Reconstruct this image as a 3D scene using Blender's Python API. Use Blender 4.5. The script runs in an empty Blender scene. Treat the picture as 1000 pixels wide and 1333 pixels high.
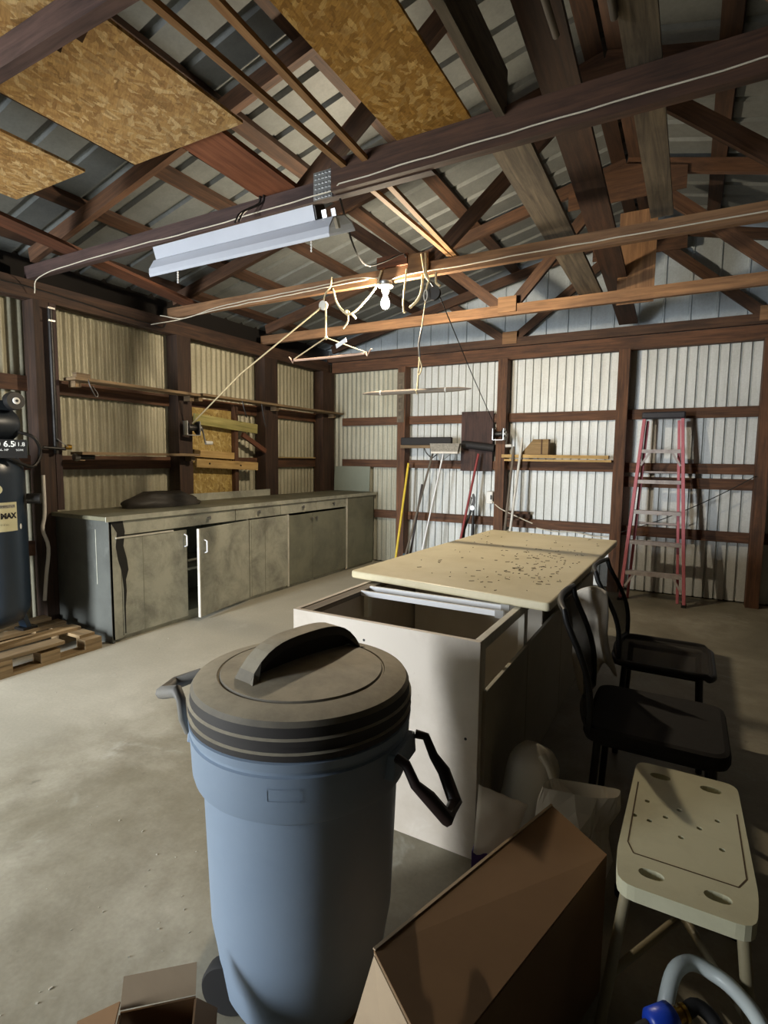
import bpy, bmesh, math, random
from mathutils import Vector, Matrix, noise
random.seed(7)
SC = bpy.context.scene
COL = SC.collection
PI = math.pi
V = Vector

# ---------------------------------------------------------------- camera
cam_d = bpy.data.cameras.new('camera')
cam = bpy.data.objects.new('camera', cam_d)
COL.objects.link(cam)
cam_d.sensor_width = 36.0
cam_d.lens = 36.0 * 709.6 / 1333.0
cam_d.clip_start = 0.02
cam.matrix_world = Matrix(((0.8734705, -0.05757274, 0.48346114, 0.0),
                           (0.48673274, 0.07907874, -0.86996425, 0.0),
                           (0.01185473, 0.99520447, 0.09709549, 1.35),
                           (0, 0, 0, 1)))
SC.camera = cam

# ---------------------------------------------------------------- sky, daylight through the open doorway, exposure
W = bpy.data.worlds.new('sky')
SC.world = W
W.use_nodes = True
bg = W.node_tree.nodes['Background']
bg.inputs[0].default_value = (0.80, 0.90, 1.0, 1)
bg.inputs[1].default_value = 2.2
SC.view_settings.view_transform = 'Standard'
SC.view_settings.look = 'None'
SC.view_settings.gamma = 1.0
SC.view_settings.exposure = 0.0
SC.view_settings.use_curve_mapping = False
DOOR_X0, DOOR_X1, DOOR_H, FRONT_Y = -3.98, -3.22, 2.10, -2.4      # doorway in the front wall
def daylight(name, w, h, watts, loc, rot):
    d = bpy.data.lights.new(name, 'AREA')
    d.shape = 'RECTANGLE'
    d.size, d.size_y = w, h
    d.energy = watts
    d.spread = math.radians(125)
    d.color = (0.90, 0.95, 1.0)
    o = bpy.data.objects.new(name, d)
    COL.objects.link(o)
    o.location = loc
    o.rotation_euler = rot
daylight('front_doorway_daylight', DOOR_X1 - DOOR_X0, DOOR_H, 300, ((DOOR_X0 + DOOR_X1) / 2, FRONT_Y - 0.05, DOOR_H / 2), (PI / 2 - 0.42, 0, 0))
BULB_GLOW = 2500

# ---------------------------------------------------------------- materials
def lin(h):
    h = h.lstrip('#')
    r = []
    for i in (0, 2, 4):
        c = int(h[i:i + 2], 16) / 255
        r.append(c / 12.92 if c <= 0.04045 else ((c + 0.055) / 1.055) ** 2.4)
    return (*r, 1)

class NT:
    def __init__(s, name):
        s.m = bpy.data.materials.new(name)
        s.m.use_nodes = True
        s.t = s.m.node_tree
        s.b = s.t.nodes['Principled BSDF']
    def n(s, kind, **kw):
        x = s.t.nodes.new(kind)
        for k, v in kw.items():
            if k.startswith('i_'):
                x.inputs[k[2:].replace('_', ' ')].default_value = v
            else:
                setattr(x, k, v)
        return x
    def l(s, a, b):
        s.t.links.new(a, b)
    def ramp(s, src, stops):
        r = s.n('ShaderNodeValToRGB')
        e = r.color_ramp.elements
        while len(e) < len(stops):
            e.new(0.5)
        for q, (p, c) in zip(e, stops):
            q.position = p
            q.color = c if len(c) == 4 else (*c, 1)
        s.l(src, r.inputs[0])
        return r.outputs[0]
    def coords(s, kind='Object', scale=(1, 1, 1), rot=(0, 0, 0)):
        c = s.n('ShaderNodeTexCoord')
        m = s.n('ShaderNodeMapping')
        m.inputs['Scale'].default_value = scale
        m.inputs['Rotation'].default_value = rot
        s.l(c.outputs[kind], m.inputs[0])
        return m.outputs[0]
    def noise(s, vec, scale=5, detail=4, rough=0.6, dist=0.0):
        x = s.n('ShaderNodeTexNoise')
        x.inputs['Scale'].default_value = scale
        x.inputs['Detail'].default_value = detail
        x.inputs['Roughness'].default_value = rough
        x.inputs['Distortion'].default_value = dist
        s.l(vec, x.inputs['Vector'])
        return x.outputs[0]
    def mix(s, fac, a, b, mode='MIX'):
        x = s.n('ShaderNodeMix', data_type='RGBA', blend_type=mode)
        for sock, v in ((x.inputs[0], fac), (x.inputs[6], a), (x.inputs[7], b)):
            if isinstance(v, bpy.types.NodeSocket):
                s.l(v, sock)
            elif isinstance(v, (int, float)):
                sock.default_value = v
            else:
                sock.default_value = v if len(v) == 4 else (*v, 1)
        return x.outputs[2]
    def out(s, col, rough=0.7, metal=0.0, bump=None, strength=0.3, dist=0.01):
        if isinstance(col, bpy.types.NodeSocket):
            s.l(col, s.b.inputs['Base Color'])
        else:
            s.b.inputs['Base Color'].default_value = col
        if isinstance(rough, bpy.types.NodeSocket):
            s.l(rough, s.b.inputs['Roughness'])
        else:
            s.b.inputs['Roughness'].default_value = rough
        s.b.inputs['Metallic'].default_value = metal
        if bump is not None:
            b = s.n('ShaderNodeBump')
            b.inputs['Strength'].default_value = strength
            b.inputs['Distance'].default_value = dist
            s.l(bump, b.inputs['Height'])
            s.l(b.outputs[0], s.b.inputs['Normal'])
        return s.m

def m_plain(name, hexc, rough=0.6, metal=0.0, var=0.12, scale=8):
    t = NT(name)
    c = lin(hexc)
    d = tuple(x * (1 - var) for x in c[:3])
    e = tuple(min(1, x * (1 + var)) for x in c[:3])
    f = t.noise(t.coords(), scale, 4)
    return t.out(t.ramp(f, [(0.3, d), (0.7, e)]), rough, metal, f, 0.08, 0.004)

def m_wood(name, dark, light, rough=0.75, grain=38, knots=0.35, stain=None, stain_amt=0.5):
    """Grain follows the length of each board (its UV runs in metres along the board)."""
    t = NT(name)
    uv = t.coords('UV', (2.2, grain, 1))
    g = t.noise(uv, 1.0, 5, 0.65, 0.6)
    big = t.noise(t.coords('UV', (1.6, 5, 1)), 1.0, 3)
    c = t.ramp(g, [(0.28, lin(dark)), (0.72, lin(light))])
    c = t.mix(0.55, c, t.ramp(big, [(0.3, (0.42, 0.40, 0.40)), (0.7, (1.15, 1.1, 1.05))]), 'MULTIPLY')
    ob = t.n('ShaderNodeObjectInfo')
    c = t.mix(0.6, c, t.ramp(ob.outputs['Random'], [(0.0, (0.62, 0.60, 0.60)), (1.0, (1.18, 1.12, 1.08))]), 'MULTIPLY')
    if stain:
        s2 = t.noise(t.coords('UV', (1.1, 3, 1)), 1.7, 5, 0.7)
        c = t.mix(t.ramp(s2, [(0.5, (0, 0, 0)), (0.68, (stain_amt,) * 3)]), c, lin(stain))
    v = t.n('ShaderNodeTexVoronoi')
    v.inputs['Scale'].default_value = 1.0
    t.l(t.coords('UV', (2.3, 9, 1)), v.inputs['Vector'])
    c = t.mix(t.ramp(v.outputs['Distance'], [(0.0, (knots,) * 3), (0.16, (0, 0, 0))]), c, (0.02, 0.012, 0.008))
    return t.out(c, rough, 0, g, 0.25, 0.004)

def m_metal_sheet(name, base, dirt, streak, rough=0.45, metal=0.35, dirt_amt=0.75):
    t = NT(name)
    co = t.n('ShaderNodeNewGeometry').outputs['Position']
    mp = t.n('ShaderNodeMapping')
    mp.inputs['Scale'].default_value = (9, 9, 0.7)
    t.l(co, mp.inputs[0])
    st = t.noise(mp.outputs[0], 1.6, 6, 0.7)
    mp2 = t.n('ShaderNodeMapping')
    mp2.inputs['Scale'].default_value = (1, 1, 1)
    t.l(co, mp2.inputs[0])
    bl = t.noise(mp2.outputs[0], 2.2, 5, 0.65)
    fine = t.noise(mp2.outputs[0], 60, 3, 0.6)
    c = t.mix(t.ramp(st, [(0.38, (0, 0, 0)), (0.72, (dirt_amt,) * 3)]), lin(base), lin(dirt))
    c = t.mix(t.ramp(bl, [(0.45, (0, 0, 0)), (0.75, (0.55,) * 3)]), c, lin(streak))
    c = t.mix(0.35, c, t.ramp(fine, [(0.3, (0.7, 0.7, 0.7)), (0.7, (1.1, 1.1, 1.1))]), 'MULTIPLY')
    return t.out(c, rough, metal, fine, 0.1, 0.002)

def m_osb(name, hexes, dark, upright=False):
    """Pressed wood flakes: two layers of stretched cells turned different ways."""
    t = NT(name)
    cols = []
    def osb_co(scale, rot=0.0):
        c = t.coords('Object')
        if upright:
            sp = t.n('ShaderNodeSeparateXYZ'); cb = t.n('ShaderNodeCombineXYZ')
            t.l(c, sp.inputs[0]); t.l(sp.outputs[1], cb.inputs[0]); t.l(sp.outputs[2], cb.inputs[1])
            c = cb.outputs[0]
        r = t.n('ShaderNodeMapping'); r.inputs['Rotation'].default_value = (0, 0, rot); t.l(c, r.inputs[0])
        m = t.n('ShaderNodeMapping'); m.inputs['Scale'].default_value = scale; t.l(r.outputs[0], m.inputs[0])
        return m.outputs[0]
    for rot, sc in ((0.5, (22, 60, 1)), (-0.9, (20, 52, 1)), (1.45, (26, 70, 1))):
        m = osb_co(sc, rot)
        nz = t.n('ShaderNodeTexNoise')
        nz.inputs['Scale'].default_value = 0.6
        t.l(m, nz.inputs['Vector'])
        sc2 = t.n('ShaderNodeVectorMath', operation='SCALE')
        sc2.inputs['Scale'].default_value = 2.2
        t.l(nz.outputs['Color'], sc2.inputs[0])
        ad2 = t.n('ShaderNodeVectorMath', operation='ADD')
        t.l(m, ad2.inputs[0])
        t.l(sc2.outputs[0], ad2.inputs[1])
        v = t.n('ShaderNodeTexVoronoi')
        v.inputs['Scale'].default_value = 0.95
        v.voronoi_dimensions = '2D'
        t.l(ad2.outputs[0], v.inputs['Vector'])
        sep = t.n('ShaderNodeSeparateColor')
        t.l(v.outputs['Color'], sep.inputs[0])
        cols.append((sep.outputs[0], sep.outputs[1]))
    stops = [(i / (len(hexes) - 1), lin(h)) for i, h in enumerate(hexes)]
    a = t.ramp(cols[0][0], stops)
    b = t.ramp(cols[1][0], stops)
    c3 = t.ramp(cols[2][0], stops)
    c = t.mix(t.ramp(cols[0][1], [(0.45, (0, 0, 0)), (0.5, (1, 1, 1))]), a, b)
    c = t.mix(t.ramp(cols[2][1], [(0.66, (0, 0, 0)), (0.7, (1, 1, 1))]), c, c3)
    gr = t.noise(osb_co((30, 160, 1), 0.5), 1.0, 3)
    c = t.mix(0.6, c, t.ramp(gr, [(0.3, (0.55, 0.5, 0.45)), (0.65, (1.1, 1.1, 1.1))]), 'MULTIPLY')
    big = t.noise(osb_co((1, 1, 1)), 3.2, 4)
    c = t.mix(t.ramp(big, [(0.62, (0, 0, 0)), (0.74, (0.55,) * 3)]), c, lin(dark))
    return t.out(c, 0.7, 0, cols[0][0], 0.25, 0.004)

def m_concrete():
    t = NT('concrete')
    co = t.coords('Object')
    a = t.noise(co, 0.9, 6, 0.62, 0.4)
    b = t.noise(co, 5.5, 6, 0.65)
    f = t.noise(co, 70, 3, 0.6)
    c = t.ramp(a, [(0.30, lin('#67624f')), (0.50, lin('#928c79')), (0.68, lin('#bab5a4'))])
    c = t.mix(t.ramp(b, [(0.42, (0, 0, 0)), (0.70, (0.5,) * 3)]), c, lin('#766f5d'))
    c = t.mix(t.ramp(t.noise(co, 2.1, 5, 0.7, 0.6), [(0.62, (0, 0, 0)), (0.74, (0.55,) * 3)]), c, lin('#c6c6ba'))
    c = t.mix(t.ramp(t.noise(co, 8.5, 6, 0.7, 1.0), [(0.66, (0, 0, 0)), (0.76, (0.55,) * 3)]), c, lin('#5e5a4e'))
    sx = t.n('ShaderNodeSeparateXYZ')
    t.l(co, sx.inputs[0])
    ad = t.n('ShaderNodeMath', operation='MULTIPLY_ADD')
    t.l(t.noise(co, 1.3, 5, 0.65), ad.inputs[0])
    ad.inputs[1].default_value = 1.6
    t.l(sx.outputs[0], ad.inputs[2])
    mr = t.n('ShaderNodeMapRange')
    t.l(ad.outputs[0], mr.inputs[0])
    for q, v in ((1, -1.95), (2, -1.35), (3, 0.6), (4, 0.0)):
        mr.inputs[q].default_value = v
    c = t.mix(mr.outputs[0], c, lin('#c3beae'))  # daylight pool on the left floor, painted in as a paler zone
    c = t.mix(0.35, c, t.ramp(f, [(0.3, (0.75, 0.75, 0.75)), (0.7, (1.12, 1.12, 1.12))]), 'MULTIPLY')
    return t.out(c, t.ramp(a, [(0.3, (0.5,) * 3), (0.7, (0.75,) * 3)]), 0, b, 0.12, 0.01)

def m_painted(name, base, grime, light, rough=0.55, amt=0.8, scale=2.4, chips=0.4):
    """Old paint: cloudy grime, small dark scuffs, a few pale rubbed places."""
    t = NT(name)
    co = t.n('ShaderNodeNewGeometry').outputs['Position']
    a = t.noise(co, scale, 6, 0.68, 0.3)
    b = t.noise(co, scale * 4, 6, 0.7, 0.8)
    d = t.noise(co, scale * 22, 3, 0.6)
    c = t.mix(t.ramp(a, [(0.42, (0, 0, 0)), (0.72, (amt,) * 3)]), lin(base), lin(grime))
    c = t.mix(t.ramp(b, [(0.60, (0, 0, 0)), (0.74, (amt * 0.6,) * 3)]), c, lin(light))
    c = t.mix(t.ramp(d, [(0.68, (0, 0, 0)), (0.76, (chips,) * 3)]), c, lin(grime))
    return t.out(c, rough, 0, b, 0.08, 0.004)

def m_dusty(name, base, dust, rough=0.6, up=True, amt=0.85):
    """Plastic with dust settled on the faces that look up."""
    t = NT(name)
    geo = t.n('ShaderNodeNewGeometry')
    sp = t.n('ShaderNodeSeparateXYZ')
    t.l(geo.outputs['Normal'], sp.inputs[0])
    nz = t.noise(t.coords(), 9, 6, 0.7)
    ml = t.n('ShaderNodeMath', operation='MULTIPLY')
    t.l(t.ramp(sp.outputs[2], [(0.35, (0, 0, 0)), (0.85, (1, 1, 1))]), ml.inputs[0])
    t.l(t.ramp(nz, [(0.25, (0.55 * amt,) * 3), (0.6, (amt,) * 3)]), ml.inputs[1])
    c = t.mix(ml.outputs[0], lin(base), lin(dust))
    f = t.noise(t.coords(), 120, 2)
    return t.out(c, rough, 0, f, 0.1, 0.002)

def m_emit(name, color, strength):
    t = NT(name)
    t.b.inputs['Base Color'].default_value = color
    t.b.inputs['Emission Color'].default_value = color
    t.b.inputs['Emission Strength'].default_value = strength
    return t.m

def m_mesh_fabric(name, hexc, through=0.4):
    t = NT(name)
    t.b.inputs['Base Color'].default_value = lin(hexc)
    t.b.inputs['Roughness'].default_value = 0.9
    tr = t.n('ShaderNodeBsdfTransparent')
    mx = t.n('ShaderNodeMixShader')
    mx.inputs[0].default_value = through
    t.l(t.b.outputs[0], mx.inputs[1])
    t.l(tr.outputs[0], mx.inputs[2])
    t.l(mx.outputs[0], t.t.nodes['Material Output'].inputs[0])
    return t.m

M = {}
M['post'] = m_wood('post_wood', '#271a13', '#553d2c', stain='#18100c')
M['girt'] = m_wood('girt_wood', '#3b2719', '#7b5539', stain='#22160f')
M['truss'] = m_wood('truss_wood', '#3c2819', '#715139', stain='#281a11', stain_amt=0.6)
M['truss_tan'] = m_wood('tan_truss_wood', '#6c4f36', '#a27d58', stain='#4a3221', stain_amt=0.4)
M['truss_purple'] = m_wood('purple_brown_wood', '#3a2a28', '#665049', stain='#241a19')
M['purlin'] = m_wood('purlin_wood', '#2c1d12', '#573c28', stain='#1e130c')
M['red_board'] = m_wood('red_brown_board', '#563320', '#8a573b', stain='#3b2416', stain_amt=0.3)
M['truss_dark'] = m_wood('dark_truss_wood', '#2f2018', '#5c4131', stain='#1f1510')
M['red_lit'] = m_wood('lit_red_brown_plank', '#7d4729', '#b5734c', stain='#5a331d', stain_amt=0.3)  # brighter copy of the red wood; bulb light from below is in the colour
M['gray_board'] = m_wood('weathered_gray_board', '#463f35', '#857a67', stain='#2a2520', stain_amt=0.45, knots=0.8)
M['stick'] = m_wood('stick_wood', '#8a623c', '#c39a68', knots=0.1)
M['pine'] = m_wood('pine_wood', '#a8874c', '#dcbf80', knots=0.5)
M['greenpine'] = m_wood('treated_pine', '#8d8a4c', '#c4bb78', knots=0.5)
M['shelf'] = m_wood('shelf_wood', '#62523c', '#a38c68', stain='#3a2e22')
M['dark_board'] = m_wood('dark_stained_board', '#2a1d19', '#584039', stain='#140e0c', stain_amt=0.8)
M['pallet'] = m_wood('pallet_wood', '#85714f', '#c0a67c', stain='#54452f')
M['gray_handle'] = m_wood('gray_handle_wood', '#544e45', '#938a7c', knots=0.1)
M['sheet_left'] = m_metal_sheet('bulb_warm_galvanised', '#bfbaa2', '#8f8a70', '#868068', 0.55, 0.2, 0.7)  # the bulb's yellow cast on the left wall is part of this colour
M['sheet_back'] = m_metal_sheet('white_galvanised', '#d6d9d6', '#a9aaa2', '#b3b5ae', 0.5, 0.15, 0.5)
M['sheet_old'] = m_metal_sheet('old_galvanised', '#b8b7a6', '#8f8c78', '#989582', 0.55, 0.2, 0.7)
M['sheet_gable'] = m_metal_sheet('gable_metal', '#c3cdd2', '#a3acb0', '#98a0a2', 0.5, 0.15, 0.4)
M['sheet_roof'] = m_metal_sheet('roof_metal', '#6c706e', '#565957', '#4d504e', 0.6, 0.05, 0.5)
M['outer'] = m_plain('outer_cladding', '#4a4a46', 0.8)  # kept dark so the unseen front wall bounces little light
M['sheet_dark'] = m_metal_sheet('unseen_dark_galvanised', '#5d584c', '#453f35', '#4c463b', 0.6, 0.1, 0.6)  # unseen right wall, darkened to cut bounced light
M['osb'] = m_osb('osb_flakes', ['#8f6c3c', '#b48c54', '#c7a165', '#a67c44', '#d9bb86', '#9b7442', '#bd955a'], '#6b4a26')
M['osb_wall'] = m_osb('osb_flakes_upright', ['#8a7038', '#a88f4e', '#b8a05e', '#9c8143', '#c9b478', '#93783d', '#af9552'], '#6b552c', True)
M['gray_plastic'] = m_plain('lit_gray_plastic', '#77746d', 0.6)  # left can handle: the daylight on it is put into this paler gray
M['osb2'] = m_osb('osb_flakes_gold', ['#8c621f', '#a87a30', '#bd8e42', '#9a6e2a', '#d2ab66', '#93681f', '#b08238'], '#69471a')
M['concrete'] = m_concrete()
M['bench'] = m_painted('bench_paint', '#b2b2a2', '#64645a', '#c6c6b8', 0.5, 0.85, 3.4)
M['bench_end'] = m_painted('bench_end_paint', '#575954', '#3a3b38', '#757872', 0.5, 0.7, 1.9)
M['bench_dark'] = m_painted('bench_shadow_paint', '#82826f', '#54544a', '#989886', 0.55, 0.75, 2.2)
M['bench_top'] = m_painted('bench_top_paint', '#6d6a55', '#454333', '#86826b', 0.65, 0.8, 3.0)
M['white_cab'] = m_painted('white_cabinet_paint', '#d0c6b8', '#a89a86', '#dcd6ca', 0.5, 0.6, 1.9, 0.3)
M['white_edge'] = m_painted('white_edge_paint', '#d8d5c8', '#8f8773', '#e2dfd4', 0.55, 0.6, 4.0, 0.7)
M['cab_inside'] = m_painted('raw_cabinet_inside', '#e6e0d2', '#c8bfab', '#ece8de', 0.7, 0.5, 2.0)
M['door_gray'] = m_painted('cabinet_door_paint', '#a9a392', '#817a68', '#b8b2a1', 0.55, 0.5, 1.6)
M['counter'] = m_painted('cream_laminate', '#d9cfae', '#b9ab82', '#e2d9bc', 0.45, 0.55, 3.0, 0.5)
M['can_blue'] = m_painted('blue_gray_plastic', '#8798ab', '#75879b', '#98a8ba', 0.5, 0.4, 2.5, 0.15)
M['lid'] = m_dusty('dusty_black_plastic', '#353230', '#c0b69e', 0.7)
M['black'] = m_plain('black_plastic', '#171616', 0.5)
M['handle_brown'] = m_plain('dark_brown_plastic', '#2a1e1b', 0.45)
M['rubber'] = m_plain('black_rubber', '#1b1a1a', 0.8)
M['white_metal'] = m_plain('white_enamel', '#eceef0', 0.35, 0.0, 0.04)
M['white_plastic'] = m_plain('white_plastic', '#e4e2da', 0.5, 0.0, 0.05)
M['fixture'] = m_plain('fixture_enamel', '#b4b9c3', 0.4, 0.0, 0.03)
M['eave'] = m_plain('eave_gap_black', '#16120f', 0.9)  # near-black, so the board reads as the shaded gaps under the eave
M['galv'] = m_plain('galvanised_metal', '#a9abab', 0.35, 0.8)
M['steel'] = m_plain('worn_steel', '#8f8d88', 0.35, 0.9, 0.2)
M['darksteel'] = m_plain('dark_steel', '#3a3836', 0.45, 0.7, 0.2)
M['brass'] = m_plain('brass', '#b08b3e', 0.3, 0.9)
M['rope'] = m_plain('cotton_rope', '#cdbd97', 0.9, 0, 0.15, 90)
M['wire_white'] = m_plain('white_cable_sheath', '#d2cbb8', 0.6)
M['wire_dark'] = m_plain('black_cable', '#15130f', 0.6)
M['navy'] = m_plain('navy_enamel', '#26323f', 0.32, 0.0, 0.08, 3)
M['motor'] = m_plain('charcoal_motor_paint', '#2c333b', 0.4, 0.1)
M['label'] = m_plain('cream_sticker', '#ddd8b0', 0.5, 0, 0.04)
M['ink'] = m_plain('black_ink', '#14120f', 0.6, 0, 0.02)
M['red_ink'] = m_plain('red_ink', '#b03a2c', 0.6, 0, 0.05)
M['white_ink'] = m_plain('white_ink', '#e8e8e2', 0.6, 0, 0.02)
M['ladder'] = m_painted('pink_red_fibreglass', '#c2707a', '#a04e5a', '#e2c8c8', 0.5, 0.5, 9.0, 0.2)
M['ladder_step'] = m_painted('paint_spattered_aluminium', '#b5aeac', '#80736f', '#e2dcd8', 0.45, 0.8, 12.0, 0.6)
M['ladder_top'] = m_painted('spattered_black_cap', '#28262b', '#17161a', '#8c8890', 0.5, 0.6, 14.0)
M['yellow'] = m_plain('yellow_handle', '#dcbe34', 0.45)
M['red_handle'] = m_plain('dark_red_handle', '#8a3434', 0.5)
M['blue_plastic'] = m_plain('blue_plastic', '#1f45c0', 0.35)
M['teal_plastic'] = m_plain('dark_teal_plastic', '#1d4552', 0.5)
M['bristle'] = m_plain('gray_bristles', '#8d897f', 0.9, 0, 0.3, 60)
M['chair_mesh'] = m_mesh_fabric('black_mesh_fabric', '#2a2621', 0.36)
M['chair_frame'] = m_plain('black_chair_frame', '#151413', 0.5)
M['seat_fabric'] = m_plain('black_seat_fabric', '#1b1815', 0.9, 0, 0.2, 40)
M['cloth'] = m_plain('gray_cloth', '#cfc6b6', 0.95, 0, 0.12, 14)
M['tarp'] = m_plain('dark_leather', '#2e2a24', 0.6, 0, 0.3, 12)
M['stool'] = m_painted('cream_stool_plastic', '#c5c2a4', '#a29d80', '#d6d3b8', 0.5, 0.5, 5.0, 0.5)
M['stool_leg'] = m_painted('tan_tube_metal', '#8e8468', '#6c634c', '#a59b7e', 0.5, 0.4, 4.0)
M['card'] = m_painted('cardboard', '#7f6141', '#6a4f33', '#8e7050', 0.85, 0.5, 2.0, 0.1)
M['card_pale'] = m_painted('pale_cardboard', '#b59f82', '#98836a', '#c4b095', 0.85, 0.5, 3.0, 0.1)  # paler copy of the cardboard; daylight on the long box's end is in the colour
M['tape'] = m_plain('brown_tape', '#94703f', 0.3)
M['paper'] = m_plain('white_paper', '#d9d4ca', 0.8, 0, 0.06)
M['purple'] = m_plain('purple_print', '#3b1f6a', 0.5)
M['milky'] = m_plain('milky_plastic', '#b9b3a4', 0.4, 0, 0.06)
M['debris'] = m_plain('dry_straw_bits', '#4c3b26', 0.9, 0, 0.4, 60)
M['pebble'] = m_plain('pale_grit', '#b7b2a2', 0.9, 0, 0.3, 60)
M['stain'] = m_plain('black_stain', '#171610', 0.6, 0, 0.3, 20)
M['green_panel'] = m_painted('green_gray_sheet', '#868c7d', '#70766a', '#929888', 0.5, 0.4, 1.6)
M['bulb'] = m_emit('lit_bulb_glass', (1.0, 0.84, 0.62, 1), BULB_GLOW)
M['porcelain'] = m_plain('porcelain', '#cfcdc4', 0.3)
M['hose_white'] = m_plain('white_hose', '#c9d2cf', 0.4, 0, 0.05)
M['pink_rod'] = m_plain('pinkish_rod', '#c9a893', 0.6)
M['black_roll'] = m_plain('black_roll', '#1f1d1d', 0.7)
M['plywood'] = m_wood('plywood_gusset', '#74573b', '#9c7a56', knots=0.3)
M['crate'] = m_wood('crate_wood', '#8f7448', '#c4a672', stain='#5c4727', stain_amt=0.7)

# ---------------------------------------------------------------- mesh builder
class MB:
    def __init__(s):
        s.v, s.f, s.uv, s.sm = [], [], [], []
    def face(s, idx, uv=None, smooth=False):
        s.f.append(idx)
        s.uv.append(uv or [(0, 0)] * len(idx))
        s.sm.append(smooth)
    def add(s, pts):
        n = len(s.v)
        s.v += [V(p) for p in pts]
        return n
    def bar(s, a, b, w, h, up=(0, 0, 1), inset=0.0):
        """Board from a to b: w across, h along 'up'."""
        a, b = V(a), V(b)
        d = (b - a)
        L = d.length
        d = d / L
        u = V(up)
        x = d.cross(u)
        if x.length < 1e-5:
            x = d.cross(V((1, 0, 0)))
        x.normalize()
        u = x.cross(d).normalized()
        n = s.add([p + x * (i * w / 2) + u * (j * h / 2) for p in (a, b) for i, j in ((-1, -1), (1, -1), (1, 1), (-1, 1))])
        o = random.random() * 7
        q = random.random() * 3
        for k, (i, j) in enumerate(((0, 1), (1, 2), (2, 3), (3, 0))):
            wd = w if k % 2 == 0 else h
            base = q + k * 0.37
            s.face([n + i, n + j, n + 4 + j, n + 4 + i], [(o, base), (o, base + wd), (o + L, base + wd), (o + L, base)])
        s.face([n + 3, n + 2, n + 1, n], [(o, q), (o + .02, q), (o + .02, q + w), (o, q + w)])
        s.face([n + 4, n + 5, n + 6, n + 7], [(o, q), (o + .02, q), (o + .02, q + w), (o, q + w)])
        return s
    def box(s, c, size, rot=None):
        c = V(c)
        sx, sy, sz = (q / 2 for q in size)
        R = rot or Matrix.Identity(3)
        n = s.add([c + R @ V((i * sx, j * sy, k * sz)) for k in (-1, 1) for i, j in ((-1, -1), (1, -1), (1, 1), (-1, 1))])
        o = random.random() * 5
        X, Y, Z = size
        for idx, a, b in (((0, 3, 2, 1), Y, X), ((4, 5, 6, 7), X, Y), ((0, 1, 5, 4), X, Z), ((1, 2, 6, 5), Y, Z), ((2, 3, 7, 6), X, Z), ((3, 0, 4, 7), Y, Z)):
            if a >= b:
                uv = [(o, o), (o + a, o), (o + a, o + b), (o, o + b)]
            else:
                uv = [(o, o), (o, o + a), (o + b, o + a), (o + b, o)]
            s.face([n + i for i in idx], uv)
        return s
    def tube(s, pts, r, n=8, caps=True, closed=False):
        pts = [V(p) for p in pts]
        m = len(pts)
        rs = r if isinstance(r, (list, tuple)) else [r] * m
        ds = []
        for i in range(m):
            p0 = pts[(i - 1) % m] if (closed or i > 0) else pts[i]
            p1 = pts[(i + 1) % m] if (closed or i < m - 1) else pts[i]
            ds.append((p1 - p0).normalized())
        ref = V((0, 0, 1)) if abs(ds[0].z) < 0.9 else V((1, 0, 0))
        x = ds[0].cross(ref).normalized()
        st = len(s.v)
        for i in range(m):
            x = (x - ds[i] * x.dot(ds[i])).normalized()
            y = ds[i].cross(x)
            s.add([pts[i] + (x * math.cos(2 * PI * k / n) + y * math.sin(2 * PI * k / n)) * rs[i] for k in range(n)])
        acc = random.random() * 4
        for i in range(m if closed else m - 1):
            j = (i + 1) % m
            L = (pts[j] - pts[i]).length
            for k in range(n):
                k2 = (k + 1) % n
                v0, v1 = k / n * 2 * PI * rs[i], (k + 1) / n * 2 * PI * rs[i]
                s.face([st + i * n + k, st + i * n + k2, st + j * n + k2, st + j * n + k], [(acc, v0), (acc, v1), (acc + L, v1), (acc + L, v0)], True)
            acc += L
        if caps and not closed:
            s.face([st + k for k in range(n)][::-1])
            s.face([st + (m - 1) * n + k for k in range(n)])
        return s
    def lathe(s, prof, c=(0, 0, 0), n=40, R=None, smooth=True, cap0=True, cap1=True):
        """prof: (radius, height) pairs turned about the local z axis."""
        c = V(c)
        R = R or Matrix.Identity(3)
        st = len(s.v)
        for r, z in prof:
            s.add([c + R @ V((r * math.cos(2 * PI * k / n), r * math.sin(2 * PI * k / n), z)) for k in range(n)])
        for i in range(len(prof) - 1):
            for k in range(n):
                k2 = (k + 1) % n
                s.face([st + i * n + k, st + i * n + k2, st + (i + 1) * n + k2, st + (i + 1) * n + k],
                       [(k / n, i), ((k + 1) / n, i), ((k + 1) / n, i + 1), (k / n, i + 1)], smooth)
        if cap0:
            s.face([st + k for k in range(n)][::-1])
        if cap1:
            s.face([st + (len(prof) - 1) * n + k for k in range(n)])
        return s
    def prism(s, poly, o, u, v, d):
        """poly in the plane (o; u, v), pushed along the vector d."""
        o, u, v, d = V(o), V(u), V(v), V(d)
        n = len(poly)
        st = s.add([o + u * a + v * b for a, b in poly] + [o + u * a + v * b + d for a, b in poly])
        s.face([st + i for i in range(n)][::-1], [poly[i] for i in range(n)][::-1])
        s.face([st + n + i for i in range(n)], [poly[i] for i in range(n)])
        for i in range(n):
            j = (i + 1) % n
            s.face([st + i, st + j, st + n + j, st + n + i], [(poly[i][0], 0), (poly[j][0], 0), (poly[j][0], .02), (poly[i][0], .02)])
        return s
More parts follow.
